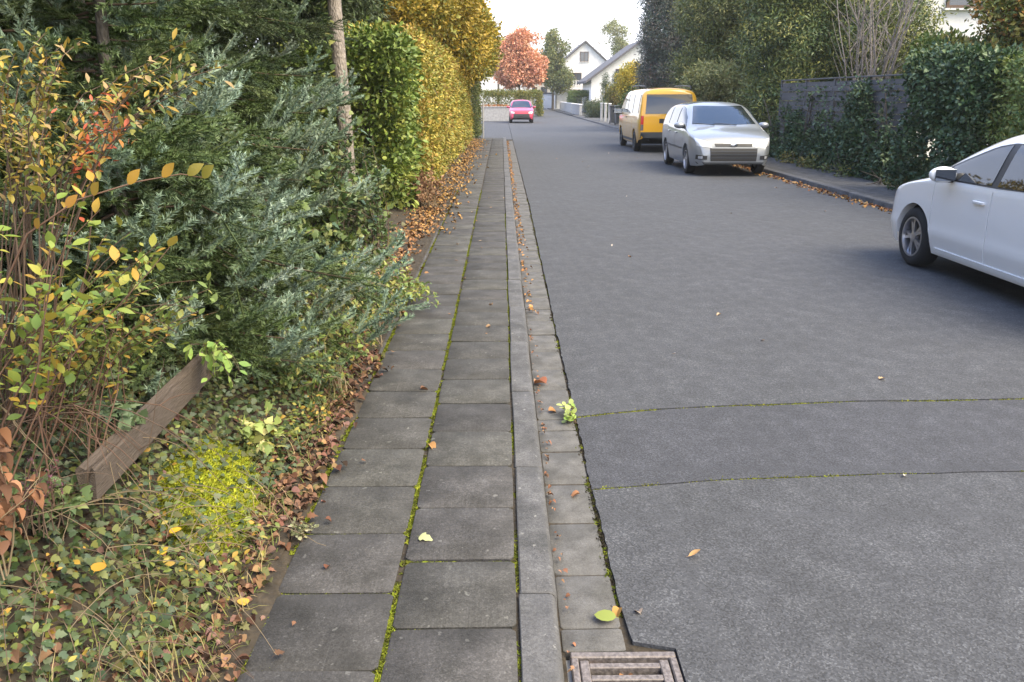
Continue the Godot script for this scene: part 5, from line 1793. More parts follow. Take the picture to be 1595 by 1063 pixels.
func build_hedges() -> void:
	var chip := []
	for k in 3: chip.append(clump(16, 0.13, 0.07, 0.26, 0.25))
	var laurel := []
	for k in 3: laurel.append(clump(20, 0.15, 0.072, 0.24, 0.3, 1.0, OVAL))
	var ivyc := []
	for k in 3: ivyc.append(clump(22, 0.16, 0.062, 0.4, 0.35, 1.0, IVY))
	M.chips = chip
	M.laurels = laurel
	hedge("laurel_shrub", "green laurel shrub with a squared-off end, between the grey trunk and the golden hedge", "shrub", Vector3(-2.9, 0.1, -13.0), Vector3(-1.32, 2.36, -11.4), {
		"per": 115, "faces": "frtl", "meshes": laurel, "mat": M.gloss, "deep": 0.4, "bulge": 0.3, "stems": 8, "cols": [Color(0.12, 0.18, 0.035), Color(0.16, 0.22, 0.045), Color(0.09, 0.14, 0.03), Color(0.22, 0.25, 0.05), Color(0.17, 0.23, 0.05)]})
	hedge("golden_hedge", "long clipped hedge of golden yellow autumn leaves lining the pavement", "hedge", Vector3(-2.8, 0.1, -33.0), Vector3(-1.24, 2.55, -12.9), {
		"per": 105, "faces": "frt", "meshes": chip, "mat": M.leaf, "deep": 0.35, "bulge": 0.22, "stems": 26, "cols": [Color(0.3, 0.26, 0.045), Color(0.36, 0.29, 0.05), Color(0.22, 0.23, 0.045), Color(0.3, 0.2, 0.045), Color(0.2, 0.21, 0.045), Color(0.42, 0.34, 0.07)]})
	hedge("green_pillar", "dark green clipped evergreen at the end of the golden hedge", "shrub", Vector3(-2.0, 0.1, -36.3), Vector3(-0.95, 2.2, -33.6), {
		"per": 80, "faces": "frt", "meshes": chip, "mat": M.leaf, "stems": 5, "cols": [Color(0.06, 0.09, 0.03), Color(0.09, 0.12, 0.03), Color(0.14, 0.14, 0.035)]})
	var tc := []
	for k in 3: tc.append(clump(18, 0.22, 0.1, 0.28, 0.3))
	M.tree_chips = tc
	tree("golden_tree", "broad tree with golden yellow crown rising above the hedge", Vector3(-2.5, 0, -21.0), {
		"h": 4.6, "r": 0.12, "n": 5200, "meshes": tc, "mat": M.leaf, "gaps": -0.32,
		"lobes": [[Vector3(0.1, 3.6, 1.0), Vector3(1.3, 1.0, 1.6)], [Vector3(0.5, 3.9, -2.0), Vector3(1.4, 1.2, 1.8)], [Vector3(-1.2, 4.4, 0), Vector3(1.5, 1.3, 1.8)], [Vector3(0.9, 3.3, -4.5), Vector3(1.3, 1.3, 2.0)]],
		"cols": [Color(0.36, 0.26, 0.03), Color(0.3, 0.22, 0.03), Color(0.42, 0.3, 0.04), Color(0.24, 0.19, 0.03), Color(0.2, 0.2, 0.04)]})
	tree("golden_tree", "yellow-green tree overhanging the pavement at the far end of the golden hedge", Vector3(-2.3, 0, -30.5), {
		"h": 3.6, "r": 0.1, "n": 4200, "meshes": tc, "mat": M.leaf, "gaps": -0.32,
		"lobes": [[Vector3(0.9, 3.0, 0.4), Vector3(1.15, 1.0, 1.4)], [Vector3(1.1, 3.5, -1.4), Vector3(1.1, 1.2, 1.5)], [Vector3(-0.3, 4.3, 0), Vector3(1.4, 1.2, 1.6)]],
		"cols": [Color(0.28, 0.22, 0.03), Color(0.2, 0.19, 0.03), Color(0.14, 0.15, 0.03), Color(0.36, 0.26, 0.04)]})

	var dk := []
	for k in 3: dk.append(clump(26, 0.26, 0.12, 0.16, 0.35, 0.7))
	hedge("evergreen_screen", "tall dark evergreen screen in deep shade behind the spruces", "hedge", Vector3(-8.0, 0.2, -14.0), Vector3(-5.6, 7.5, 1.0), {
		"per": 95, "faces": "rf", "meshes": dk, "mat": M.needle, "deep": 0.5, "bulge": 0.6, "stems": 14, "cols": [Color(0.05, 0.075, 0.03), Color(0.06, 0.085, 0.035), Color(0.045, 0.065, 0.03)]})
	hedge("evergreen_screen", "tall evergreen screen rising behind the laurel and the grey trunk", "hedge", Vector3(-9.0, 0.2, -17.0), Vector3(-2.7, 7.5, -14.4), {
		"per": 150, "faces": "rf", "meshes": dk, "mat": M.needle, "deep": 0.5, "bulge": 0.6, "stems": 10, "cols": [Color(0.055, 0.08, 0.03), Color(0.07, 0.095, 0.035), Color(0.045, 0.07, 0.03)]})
	# wooden fence across the road
	var f := thing("wooden_fence", "weathered grey slatted wooden fence half hidden by ivy", "fence", Vector3(7.8, 0, -16.2))
	f.rotation.y = 0.02
	for k in 5:
		var b := Build.new()
		b.rbox(Vector3(0.02, 1.0, -k * 1.75), Vector3(0.09, 2.04, 0.09), 0.006)
		part("post", b.mesh(), M.fence, f)
	var sl := []
	for k in 3:
		var b := Build.new()
		b.rbox(Vector3.ZERO, Vector3(0.018, 0.1 + 0.004 * k, 1.655), 0.003)
		sl.append(b.mesh())
	for k in 4:
		for i in 17:
			part("slat", sl[rng.randi() % 3], M.fence, f, Transform3D(Basis(Vector3(0, 0, 1), rr(-0.03, 0.03)) * Basis(Vector3(1, 0, 0), rr(-0.004, 0.004)), Vector3(-0.02 + (0.024 if i % 2 == 0 else 0.0), 0.1 + i * 0.113 + rr(-0.004, 0.004), -0.875 - k * 1.75)))
		for e in [0.18, 0.87, 1.575]:
			var b := Build.new()
			b.rbox(Vector3(0.05, 1.0, -k * 1.75 - e), Vector3(0.02, 1.92, 0.05), 0.003)
			part("batten", b.mesh(), M.fence, f)
		var c := Build.new()
		c.rbox(Vector3(0.0, 2.03, -0.875 - k * 1.75), Vector3(0.09, 0.03, 1.74), 0.004)
		part("cap_rail", c.mesh(), M.fence, f)
	var ivy_cols := [Color(0.051, 0.0935, 0.039), Color(0.0765, 0.128, 0.0546), Color(0.0374, 0.0714, 0.0338), Color(0.111, 0.162, 0.078), Color(0.068, 0.119, 0.065)]
	hedge("fence_ivy", "dark ivy climbing over the lower part of the wooden fence", "ivy", Vector3(7.55, 0.0, -23.4), Vector3(7.72, 1.9, -16.2), {
		"per": 150, "faces": "l", "meshes": ivyc, "mat": M.gloss, "deep": 0.1, "bulge": 0.14, "stems": 12, "cols": ivy_cols,
		"keep": func(p): return p.y < 0.8 + 1.5 * wob.get_noise_2d(p.z * 45, 60) + 0.06 * (p.z + 22.0) or rng.randf() < 0.05})
	hedge("ivy_mound", "tall mound of dark ivy swallowing the fence end", "ivy", Vector3(7.25, 0.0, -15.3), Vector3(8.9, 2.25, -13.0), {
		"per": 130, "faces": "lft", "meshes": ivyc, "mat": M.gloss, "deep": 0.35, "bulge": 0.4, "stems": 8, "cols": ivy_cols})
	hedge("clipped_hedge", "clipped dull green hedge behind the white hatchback", "hedge", Vector3(7.55, 0.0, -13.2), Vector3(9.2, 2.15, -3.0), {
		"per": 120, "faces": "lftb", "meshes": chip, "mat": M.leaf, "deep": 0.3, "bulge": 0.14, "stems": 12, "cols": [Color(0.136, 0.197, 0.0674), Color(0.181, 0.244, 0.075), Color(0.0998, 0.159, 0.0526), Color(0.236, 0.262, 0.09)]})
	hedge("verge_weeds", "low weeds and yellowing leaves at the foot of the fence ivy", "weeds", Vector3(7.1, 0.0, -22.0), Vector3(7.5, 0.14, -12.0), {
		"per": 30, "faces": "lt", "meshes": chip, "mat": M.leaf, "deep": 0.1, "bulge": 0.15, "stems": 4, "cols": [Color(0.14, 0.17, 0.05), Color(0.1, 0.12, 0.04), Color(0.24, 0.2, 0.06)],
		"keep": func(p): return wob.get_noise_2d(p.z * 60, 7) > 0.0})

	# trees and shrubs behind the fence
	var yew := [Color(0.0907, 0.131, 0.0444), Color(0.131, 0.171, 0.0605), Color(0.0645, 0.101, 0.0403), Color(0.202, 0.232, 0.0605), Color(0.282, 0.282, 0.0806)]
	var nd := []
	for k in 3: nd.append(clump(26, 0.28, 0.12, 0.14, 0.35, 0.55))
	tree("yew_tree", "broad dark yew with drooping branches behind the silver car and fence", Vector3(9.6, 0, -25.5), {
		"h": 6.5, "r": 0.2, "n": 6500, "meshes": nd, "mat": M.needle, "gaps": -0.4,
		"lobes": [[Vector3(-1.2, 3.0, 0.5), Vector3(1.6, 1.2, 1.8)], [Vector3(0.8, 3.2, 1.5), Vector3(1.6, 1.4, 1.6)], [Vector3(-0.6, 4.9, 0), Vector3(2.2, 1.6, 2.2)], [Vector3(0.6, 6.4, 0), Vector3(2.2, 1.6, 2.2)], [Vector3(-1.5, 1.6, 1.0), Vector3(1.0, 0.9, 1.4)], [Vector3(1.5, 1.8, 0.5), Vector3(1.6, 1.4, 1.6)]], "cols": yew})
	tree("yew_tree", "dark spreading evergreen with olive foliage behind the yellow van", Vector3(9.3, 0, -33.0), {
		"h": 6.5, "r": 0.2, "n": 6500, "meshes": nd, "mat": M.needle, "gaps": -0.4,
		"lobes": [[Vector3(-1.3, 2.6, 0.5), Vector3(1.5, 1.2, 1.8)], [Vector3(0.6, 3.4, 1.2), Vector3(2.0, 1.6, 1.8)], [Vector3(-0.9, 4.6, 0), Vector3(1.9, 1.4, 2.2)], [Vector3(0.6, 6.2, 0), Vector3(2.2, 1.8, 2.2)], [Vector3(1.4, 1.5, 0.5), Vector3(1.6, 1.4, 1.6)]],
		"cols": [Color(0.147, 0.175, 0.055), Color(0.101, 0.129, 0.0457), Color(0.22, 0.229, 0.0827), Color(0.0733, 0.101, 0.0367)]})
	tree("cypress", "tall blue-grey cypress at the edge of the pale sky", Vector3(8.9, 0, -42.0), {
		"h": 8.5, "r": 0.2, "n": 6000, "meshes": nd, "mat": M.needle, "gaps": -0.42,
		"lobes": [[Vector3(-0.6, 2.6, 0), Vector3(1.7, 1.8, 1.7)], [Vector3(-0.7, 4.5, 0.2), Vector3(1.6, 1.7, 1.6)], [Vector3(-0.9, 6.4, 0), Vector3(1.4, 1.7, 1.4)], [Vector3(0.8, 5.0, 0.6), Vector3(1.6, 2.2, 1.6)], [Vector3(-0.6, 8.2, 0), Vector3(1.0, 1.5, 1.0)]],
		"cols": [Color(0.0906, 0.123, 0.0997), Color(0.0635, 0.0906, 0.0761), Color(0.136, 0.149, 0.118), Color(0.154, 0.128, 0.118)]})
	tree("olive_shrub", "pale olive feathery shrub overhanging the yellow van's roof", Vector3(8.2, 0, -31.0), {
		"h": 2.4, "r": 0.06, "n": 1700, "meshes": nd, "mat": M.needle, "lobes": [[Vector3(-0.6, 2.1, 0.4), Vector3(1.1, 0.6, 1.2)], [Vector3(0.4, 1.5, 0.8), Vector3(1.0, 1.0, 1.2)]],
		"cols": [Color(0.254, 0.271, 0.109), Color(0.181, 0.217, 0.0906), Color(0.307, 0.307, 0.128)]})
	tree("yellow_bush", "golden yellow bush beyond the yellow van's far side", Vector3(7.5, 0, -47.0), {
		"h": 2.4, "r": 0.06, "n": 1500, "meshes": tc, "mat": M.leaf, "lobes": [[Vector3(-0.2, 2.3, 0), Vector3(0.9, 1.0, 0.9)], [Vector3(0.8, 1.9, 0), Vector3(0.9, 0.9, 0.9)]],
		"cols": [Color(0.58, 0.435, 0.058), Color(0.464, 0.362, 0.058), Color(0.319, 0.29, 0.058)]})
	tree("green_bush", "dark green bush in front of the golden yellow bush", Vector3(7.0, 0, -45.0), {
		"h": 1.5, "r": 0.05, "n": 1200, "meshes": tc, "mat": M.leaf, "lobes": [[Vector3(0, 1.0, 0), Vector3(0.6, 1.0, 0.7)], [Vector3(1.4, 1.0, 0), Vector3(1.0, 1.0, 0.8)]], "cols": [Color(0.058, 0.102, 0.0435), Color(0.087, 0.131, 0.0435)]})
	tree("leafy_shrub", "yellow-green leafy shrub above the clipped hedge beside the white house", Vector3(10.2, 0, -17.0), {
		"h": 2.6, "r": 0.06, "n": 2600, "meshes": tc, "mat": M.leaf, "gaps": -0.25, "lobes": [[Vector3(-1.1, 1.9, 0), Vector3(0.8, 0.75, 1.0)], [Vector3(0.1, 2.2, 0.2), Vector3(0.9, 0.8, 1.0)], [Vector3(1.2, 2.7, 0.4), Vector3(1.0, 1.0, 1.0)]],
		"cols": [Color(0.14, 0.16, 0.04), Color(0.1, 0.13, 0.035), Color(0.2, 0.19, 0.05), Color(0.26, 0.2, 0.06)]})
	tree("bright_shrub", "bright green shrub tops between the bare stems and the white house", Vector3(9.6, 0, -19.0), {
		"h": 2.6, "r": 0.05, "n": 1500, "meshes": tc, "mat": M.leaf, "lobes": [[Vector3(0.2, 2.15, 0), Vector3(0.6, 0.7, 0.8)], [Vector3(1.0, 1.8, -0.4), Vector3(0.7, 0.8, 0.8)]], "cols": [Color(0.14, 0.2, 0.04), Color(0.1, 0.16, 0.04), Color(0.19, 0.23, 0.06)]})
	tree("autumn_tree", "tree with green and orange leaves in the upper corner over the clipped hedge", Vector3(12.0, 0, -17.5), {
		"h": 4.5, "r": 0.1, "n": 3600, "meshes": tc, "mat": M.leaf, "gaps": -0.15, "lobes": [[Vector3(-1.6, 3.2, 0.6), Vector3(1.1, 0.8, 1.2)], [Vector3(-0.9, 4.3, 0), Vector3(1.5, 1.3, 1.4)], [Vector3(0.5, 3.4, 0), Vector3(1.3, 1.3, 1.3)]],
		"cols": [Color(0.13, 0.15, 0.035), Color(0.2, 0.18, 0.04), Color(0.3, 0.15, 0.04), Color(0.09, 0.12, 0.03)]})
	# bare many-stemmed tree
	var t := thing("bare_tree", "bare pale many-stemmed tree behind the fence next to the white house", "tree", Vector3(8.75, 0, -20.2))
	for k in 16:
		var b := Build.new()
		var p := bent(Vector3(rr(-0.2, 0.2), 0, rr(-0.2, 0.2)), Vector3(rr(-0.2, 0.2), 1, rr(-0.2, 0.2)), rr(4.5, 6.0), -0.02, 10, 0.11)
		b.tube(p, taper(10, rr(0.015, 0.04), 0.006), 6, false)
		for e in 11:
			var q := bent(at_path(p, rr(0.25, 0.95)), Vector3(rr(-1, 1), 0.9, rr(-1, 1)), rr(0.6, 1.5), 0.0, 6, 0.12)
			b.tube(q, taper(6, 0.012, 0.003), 4, false)
		part("stem", b.mesh(), M.bark_pale, t)


func window(o: Node3D, at: Vector3, w: float, h: float, face: Basis, frame: Material, name := "window") -> void:
	var g := Node3D.new()
	g.name = name
	o.add_child(g, true)
	g.transform = Transform3D(face, at)
	var b := Build.new()
	var t := 0.07
	b.box(Vector3(-w / 2 + t / 2, 0, 0.03), Vector3(t, h, 0.08)); b.box(Vector3(w / 2 - t / 2, 0, 0.03), Vector3(t, h, 0.08))
	b.box(Vector3(0, h / 2 - t / 2, 0.03), Vector3(w - 2 * t, t, 0.08)); b.box(Vector3(0, -h / 2 + t / 2, 0.03), Vector3(w - 2 * t, t, 0.08))
	b.box(Vector3(0, 0, 0.028), Vector3(t * 0.7, h - 2 * t, 0.06))
	part("frame", b.mesh(), frame, g)
	b = Build.new()
	b.box(Vector3(0, 0, 0.012), Vector3(w - 2 * t, h - 2 * t, 0.02))
	part("pane", b.mesh(), M.pane, g)
	b = Build.new()
	b.box(Vector3(0, -h / 2 - 0.04, 0.07), Vector3(w + 0.15, 0.05, 0.18))
	part("sill", b.mesh(), M.frame_white, g)


func gable_house(called: String, label: String, at: Vector3, turn: float, w: float, d: float, eave: float, ridge: float, wall: Material, roof: Material, over := 0.4) -> Node3D:
	# gable end faces +z
	var o := thing(called, label, "house", at, turn)
	var b := Build.new()
	var h := w / 2
	b.quad(Vector3(-h, -0.2, 0), Vector3(h, -0.2, 0), Vector3(h, eave, 0), Vector3(-h, eave, 0))
	b.tri(Vector3(-h, eave, 0), Vector3(h, eave, 0), Vector3(0, ridge, 0))
	b.quad(Vector3(h, -0.2, -d), Vector3(-h, -0.2, -d), Vector3(-h, eave, -d), Vector3(h, eave, -d))
	b.tri(Vector3(h, eave, -d), Vector3(-h, eave, -d), Vector3(0, ridge, -d))
	b.quad(Vector3(-h, -0.2, -d), Vector3(-h, -0.2, 0), Vector3(-h, eave, 0), Vector3(-h, eave, -d))
	b.quad(Vector3(h, -0.2, 0), Vector3(h, -0.2, -d), Vector3(h, eave, -d), Vector3(h, eave, 0))
	part("wall", b.mesh(), wall, o)
	var sl := (ridge - eave) / h
	for sx in [-1.0, 1.0]:
		b = Build.new()
		var th := 0.22
		var e := Vector3(sx * (h + over), eave - sl * over + 0.03, 0)
		var r := Vector3(0, ridge + 0.03, 0)
		var q := [e + Vector3(0, 0, over), r + Vector3(0, 0, over), r + Vector3(0, 0, -d - over), e + Vector3(0, 0, -d - over)]
		var up := Vector3(0, th, 0)
		b.quad(q[0] + up, q[1] + up, q[2] + up, q[3] + up)
		b.quad(q[3], q[2], q[1], q[0])
		b.quad(q[0], q[1], q[1] + up, q[0] + up)
		b.quad(q[3] + up, q[2] + up, q[2], q[3])
		b.quad(q[0] + up, q[3] + up, q[3], q[0])
		part("roof", b.mesh(), roof, o)
	return o


func build_far() -> void:
	# white house with a gable and balcony at the end of the road
	var o := gable_house("gable_house", "white gabled house with balcony at the end of the road", Vector3(10.7, 0, -110), 0.0, 7.6, 10.0, 4.9, 8.1, M.render_white, M.roof_dark)
	window(o, Vector3(-0.1, 6.4, 0), 1.1, 1.2, Basis(), M.frame_brown)
	window(o, Vector3(-1.1, 3.7, 0), 1.4, 1.5, Basis(), M.frame_brown, "balcony_door")
	window(o, Vector3(-1.1, 0.9, 0), 1.6, 1.3, Basis(), M.frame_brown)
	window(o, Vector3(1.9, 3.8, 0), 1.2, 1.2, Basis(), M.frame_white)
	var bal := Node3D.new()
	bal.name = "balcony"
	o.add_child(bal)
	var b := Build.new()
	b.box(Vector3(0, 2.35, 0.7), Vector3(7.4, 0.2, 1.4))
	part("balcony_slab", b.mesh(), M.balcony, bal)
	for k in 25:
		b = Build.new()
		b.box(Vector3(-3.6 + k * 0.3, 2.95, 1.35), Vector3(0.14, 0.95, 0.04))
		part("baluster", b.mesh(), M.frame_white, bal)
	b = Build.new()
	b.box(Vector3(0, 3.47, 1.35), Vector3(7.4, 0.08, 0.08))
	part("handrail", b.mesh(), M.balcony, bal)
	b = Build.new()
	b.box(Vector3(-3.62, 2.6, 0.1), Vector3(0.12, 5.0, 0.12))
	part("downpipe", b.mesh(), M.pole, o)
	# second white house, its sloping eave before the first
	o = gable_house("low_house", "white house with long sloping roof half hidden by bushes", Vector3(13.6, 0, -84), 0.0, 9.5, 9.0, 3.2, 6.6, M.render_white, M.roof_dark, 0.6)
	window(o, Vector3(-1.6, 3.6, 0), 1.6, 1.1, Basis(), M.frame_brown)
	window(o, Vector3(-2.2, 1.3, 0), 2.2, 1.3, Basis(), M.frame_brown)
	window(o, Vector3(1.0, 1.3, 0), 1.4, 1.3, Basis(), M.frame_brown)
	# house on the far side of the junction
	o = gable_house("white_house", "white house behind the red maple", Vector3(-1.0, 0, -98), 0.0, 9.0, 9.0, 4.2, 6.8, M.render_white, M.roof_white)
	window(o, Vector3(1.9, 3.4, 0), 0.9, 1.5, Basis(), M.frame_brown)
	window(o, Vector3(3.4, 1.6, 0), 1.8, 1.0, Basis(), M.frame_brown)
	o = gable_house("cream_house", "low cream building with dark openings under the green trees", Vector3(5.0, 0, -124), 0.0, 5.0, 6.0, 3.2, 4.4, M.render_cream, M.roof_dark)
	window(o, Vector3(-0.6, 2.2, 0), 1.6, 1.3, Basis(), M.frame_brown)
	window(o, Vector3(1.2, 2.2, 0), 0.9, 1.3, Basis(), M.frame_brown)
	# white garage closing the road
	o = thing("garage", "small white garage with flat dark roof at the end of the road", "garage", Vector3(5.85, 0, -116))
	b = Build.new()
	b.box(Vector3(0, 0.85, -2.5), Vector3(2.5, 2.0, 5))
	part("wall", b.mesh(), M.render_white, o)
	b = Build.new()
	b.box(Vector3(0, 1.95, -2.5), Vector3(2.8, 0.2, 5.3))
	part("roof", b.mesh(), M.roof_dark, o)
	for k in 5:
		b = Build.new()
		b.rbox(Vector3(0, 0.1 + k * 0.34, 0.03), Vector3(2.1, 0.33, 0.05), 0.01)
		part("door_panel", b.mesh(), M.frame_white, o)
	# white house among the trees on the near side
	o = thing("villa", "white house wall glimpsed behind the bare stems and shrubs", "house", Vector3(15.2, 0, -29))
	b = Build.new()
	b.box(Vector3(0, 3.4, 0), Vector3(9.0, 7.2, 8.0))
	part("wall", b.mesh(), M.render_white, o)
	window(o, Vector3(-1.7, 4.75, 4.0), 1.5, 1.4, Basis(), M.frame_brown)
	window(o, Vector3(1.6, 4.75, 4.0), 1.5, 1.4, Basis(), M.frame_brown)
	window(o, Vector3(-4.5, 4.75, 1.6), 1.5, 1.4, Basis(Vector3.UP, -PI / 2), M.frame_brown)
	window(o, Vector3(-4.5, 4.75, -1.8), 1.5, 1.4, Basis(Vector3.UP, -PI / 2), M.frame_brown)
	b = Build.new()
	b.box(Vector3(0, 7.15, 0), Vector3(10.0, 0.3, 9.0))
	part("roof", b.mesh(), M.roof_dark, o)

	# trees at the end of the road
	var fc := []
	for k in 3: fc.append(clump(22, 0.42, 0.2, 0.3, 0.3))
	tree("red_maple", "salmon red maple at the end of the road", Vector3(1.6, 0, -75), {
		"h": 4.2, "r": 0.13, "n": 2600, "meshes": fc, "mat": M.leaf, "gaps": -0.12, "lobes": [[Vector3(-0.9, 4.3, 0), Vector3(1.1, 1.9, 1.4)], [Vector3(1.0, 4.2, 0), Vector3(1.2, 1.5, 1.4)], [Vector3(-0.2, 5.9, 0), Vector3(1.0, 1.2, 1.2)], [Vector3(1.1, 5.6, 0), Vector3(0.8, 0.9, 1.0)], [Vector3(0, 3.2, 0), Vector3(1.9, 0.6, 1.5)]],
		"cols": [Color(0.64, 0.31, 0.2), Color(0.58, 0.26, 0.17), Color(0.68, 0.37, 0.24)]})
	tree("green_tree", "tall loose green tree between the maple and the gabled house", Vector3(6.3, 0, -104), {
		"h": 6.0, "r": 0.18, "n": 2200, "meshes": fc, "mat": M.leaf, "gaps": -0.1, "lobes": [[Vector3(-0.4, 5.0, 0), Vector3(1.7, 2.2, 1.7)], [Vector3(0.3, 7.6, 0), Vector3(1.5, 1.6, 1.5)], [Vector3(0.9, 3.4, 0), Vector3(1.4, 1.4, 1.4)]],
		"cols": [Color(0.16, 0.19, 0.07), Color(0.12, 0.15, 0.06), Color(0.22, 0.22, 0.08)]})
	tree("green_tree", "thin pale green tree rising over the roof of the gabled house", Vector3(18.5, 0, -135), {
		"h": 10.0, "r": 0.18, "n": 1100, "meshes": fc, "mat": M.leaf, "gaps": 0.0, "lobes": [[Vector3(-0.8, 11.0, 0), Vector3(2.2, 2.0, 2.0)], [Vector3(0.6, 8.4, 0), Vector3(2.0, 2.0, 2.0)]], "cols": [Color(0.3, 0.32, 0.15), Color(0.26, 0.26, 0.12)]})
	tree("green_tree", "green tree just behind the maple's far side", Vector3(-0.4, 0, -92), {
		"h": 5.0, "r": 0.15, "n": 1100, "meshes": fc, "mat": M.leaf, "gaps": -0.15, "lobes": [[Vector3(0, 5.5, 0), Vector3(1.3, 1.8, 1.4)]], "cols": [Color(0.2, 0.22, 0.09), Color(0.26, 0.26, 0.1)]})
	tree("far_tree", "bare grey-brown tree behind the gabled house", Vector3(12.0, 0, -140), {
		"h": 9.0, "r": 0.2, "n": 260, "meshes": fc, "mat": M.leaf, "gaps": 0.05, "lobes": [[Vector3(-2.5, 8.5, 0), Vector3(2.0, 1.6, 2.0)], [Vector3(0, 9.5, 0), Vector3(2.2, 2.2, 2.0)], [Vector3(2.5, 9.0, 0), Vector3(2.0, 2.0, 2.0)]], "cols": [Color(0.3, 0.24, 0.18)]})
	tree("far_tree", "slim bare tree standing tall over the low house roof", Vector3(21.0, 0, -120), {
		"h": 11.0, "r": 0.2, "n": 200, "meshes": fc, "mat": M.leaf, "gaps": 0.1, "lobes": [[Vector3(-0.6, 9.5, 0), Vector3(1.2, 2.5, 1.2)], [Vector3(0.4, 12, 0), Vector3(1.0, 2.4, 1.0)]], "cols": [Color(0.32, 0.28, 0.22)]})
	var ch: Array = M.tree_chips
	hedge("low_hedge", "clipped green and yellow hedge behind the red car", "hedge", Vector3(-1.6, 0.0, -74.5), Vector3(3.4, 1.9, -72.5), {"per": 45, "faces": "frt", "meshes": ch, "mat": M.leaf, "stems": 6, "cols": [Color(0.13, 0.16, 0.04), Color(0.18, 0.19, 0.04), Color(0.24, 0.2, 0.04), Color(0.1, 0.12, 0.03)]})
	hedge("low_hedge", "clipped green hedge in front of the gabled house", "hedge", Vector3(7.3, 0.3, -92), Vector3(11.5, 1.95, -86), {"per": 40, "faces": "flt", "meshes": ch, "mat": M.leaf, "stems": 6, "cols": [Color(0.1, 0.15, 0.04), Color(0.13, 0.18, 0.04), Color(0.08, 0.11, 0.03)]})
	tree("far_bush", "rounded grey-green bush on the verge beyond the van", Vector3(7.4, 0, -66), {"h": 0.8, "r": 0.04, "n": 900, "meshes": ch, "mat": M.leaf, "lobes": [[Vector3(0, 0.6, 0), Vector3(0.8, 0.65, 0.9)], [Vector3(0.9, 0.6, 0.5), Vector3(0.8, 0.6, 0.9)]], "cols": [Color(0.07, 0.1, 0.05), Color(0.1, 0.12, 0.06)]})
	for k in 3:
		tree("far_conifer", ["slim dark conifer nearest the gabled house, before the low white house", "slim dark conifer in the middle before the low white house", "slim dark conifer closest to the ochre bush, before the low white house"][k], Vector3(9.3 + 0.9 * k, 0, -76), {"h": 3.0, "r": 0.05, "n": 450, "meshes": M.chips, "mat": M.leaf, "group": "slim conifers before the low house", "lobes": [[Vector3(0, 1.9 + 0.1 * k, 0), Vector3(0.43, 1.8, 0.4)]], "cols": [Color(0.05, 0.08, 0.03), Color(0.07, 0.1, 0.035)]})
	tree("ochre_bush", "ochre and green bush beside the low hedge beyond the van", Vector3(8.0, 0, -58), {"h": 1.4, "r": 0.05, "n": 1000, "meshes": ch, "mat": M.leaf, "lobes": [[Vector3(-0.1, 1.7, 0), Vector3(0.7, 0.7, 0.8)], [Vector3(0.6, 1.1, 0), Vector3(0.7, 0.8, 0.8)]], "cols": [Color(0.26, 0.23, 0.06), Color(0.14, 0.16, 0.05), Color(0.2, 0.15, 0.06)]})
	# garden walls and street furniture
	o = thing("garden_wall", "low grey garden wall with orange leaves on top beside the red car", "wall", Vector3(-0.7, ROAD_Y, -60.0))
	b = Build.new()
	b.rbox(Vector3(0, 0.45, 0), Vector3(2.6, 0.95, 0.24), 0.01)
	part("masonry", b.mesh(), M.wall_grey, o)
	b = Build.new()
	b.rbox(Vector3(0, 0.95, 0), Vector3(2.7, 0.06, 0.32), 0.01)
	part("coping", b.mesh(), M.wall_grey, o)
	var xf := []
	var tint := []
	for k in 160:
		xf.append(Transform3D(spin().scaled(Vector3.ONE * 0.5), Vector3(rr(-1.2, 1.2), rr(0.98, 1.1), rr(-0.12, 0.12))))
		tint.append(shade(Color(0.4, 0.16, 0.05), 0.3))
	copies("leaves", M.chips[0], M.dry, o, xf, tint)
	for k in 4:
		o = thing("garden_wall", ["pale low garden wall at the far bend of the pavement", "pale low garden wall in front of the clipped green hedge", "pale low garden wall next to the rounded bush", "low garden wall hidden mostly by the rounded bush"][k], "wall", Vector3(7.15 - 0.12 * k if k < 3 else 8.0, 0, [-98.0, -88.0, -78.0, -70.0][k]))
		b = Build.new()
		b.rbox(Vector3(0, 0.42, 0), Vector3(0.24, 0.9, 8.2), 0.01)
		part("masonry", b.mesh(), M.wall_grey, o)
		b = Build.new()
		b.rbox(Vector3(0, 0.9, 0), Vector3(0.32, 0.06, 8.3), 0.01)
		part("coping", b.mesh(), M.frame_white, o)
	for k in 2:
		o = thing("wheelie_bin", ["dark wheeled bin nearer the yellow van", "dark wheeled bin next to the pale gate post"][k], "bin", Vector3(6.95 - 0.1 * k, 0, -49.5 - 1.6 * k))
		b = Build.new()
		var q := []
		for e in [[0.0, 0.24], [1.0, 0.3]]:
			for c in [[-1, -1], [1, -1], [1, 1], [-1, 1]]: q.append(Vector3(c[0] * e[1], 0.06 + e[0] * 0.94, c[1] * e[1] * 1.15))
		for c in 4: b.out4([q[c], q[(c + 1) % 4], q[4 + (c + 1) % 4], q[4 + c]], Vector3(0, 0.5, 0))
		b.quad(q[3], q[2], q[1], q[0])
		part("bin_body", b.mesh(), M.bumper, o)
		b = Build.new()
		b.rbox(Vector3(0, 1.04, 0), Vector3(0.64, 0.08, 0.74), 0.02)
		part("lid", b.mesh(), M.trim, o)
		for sx in [-0.24, 0.24]:
			b = Build.new()
			b.lathe(PackedVector2Array([Vector2(0.001, -0.03), Vector2(0.1, -0.03), Vector2(0.1, 0.03), Vector2(0.001, 0.03)]), Transform3D(Basis(), Vector3(sx, 0.1, -0.3)), 14)
			part("wheel", b.mesh(), M.rubber, o)
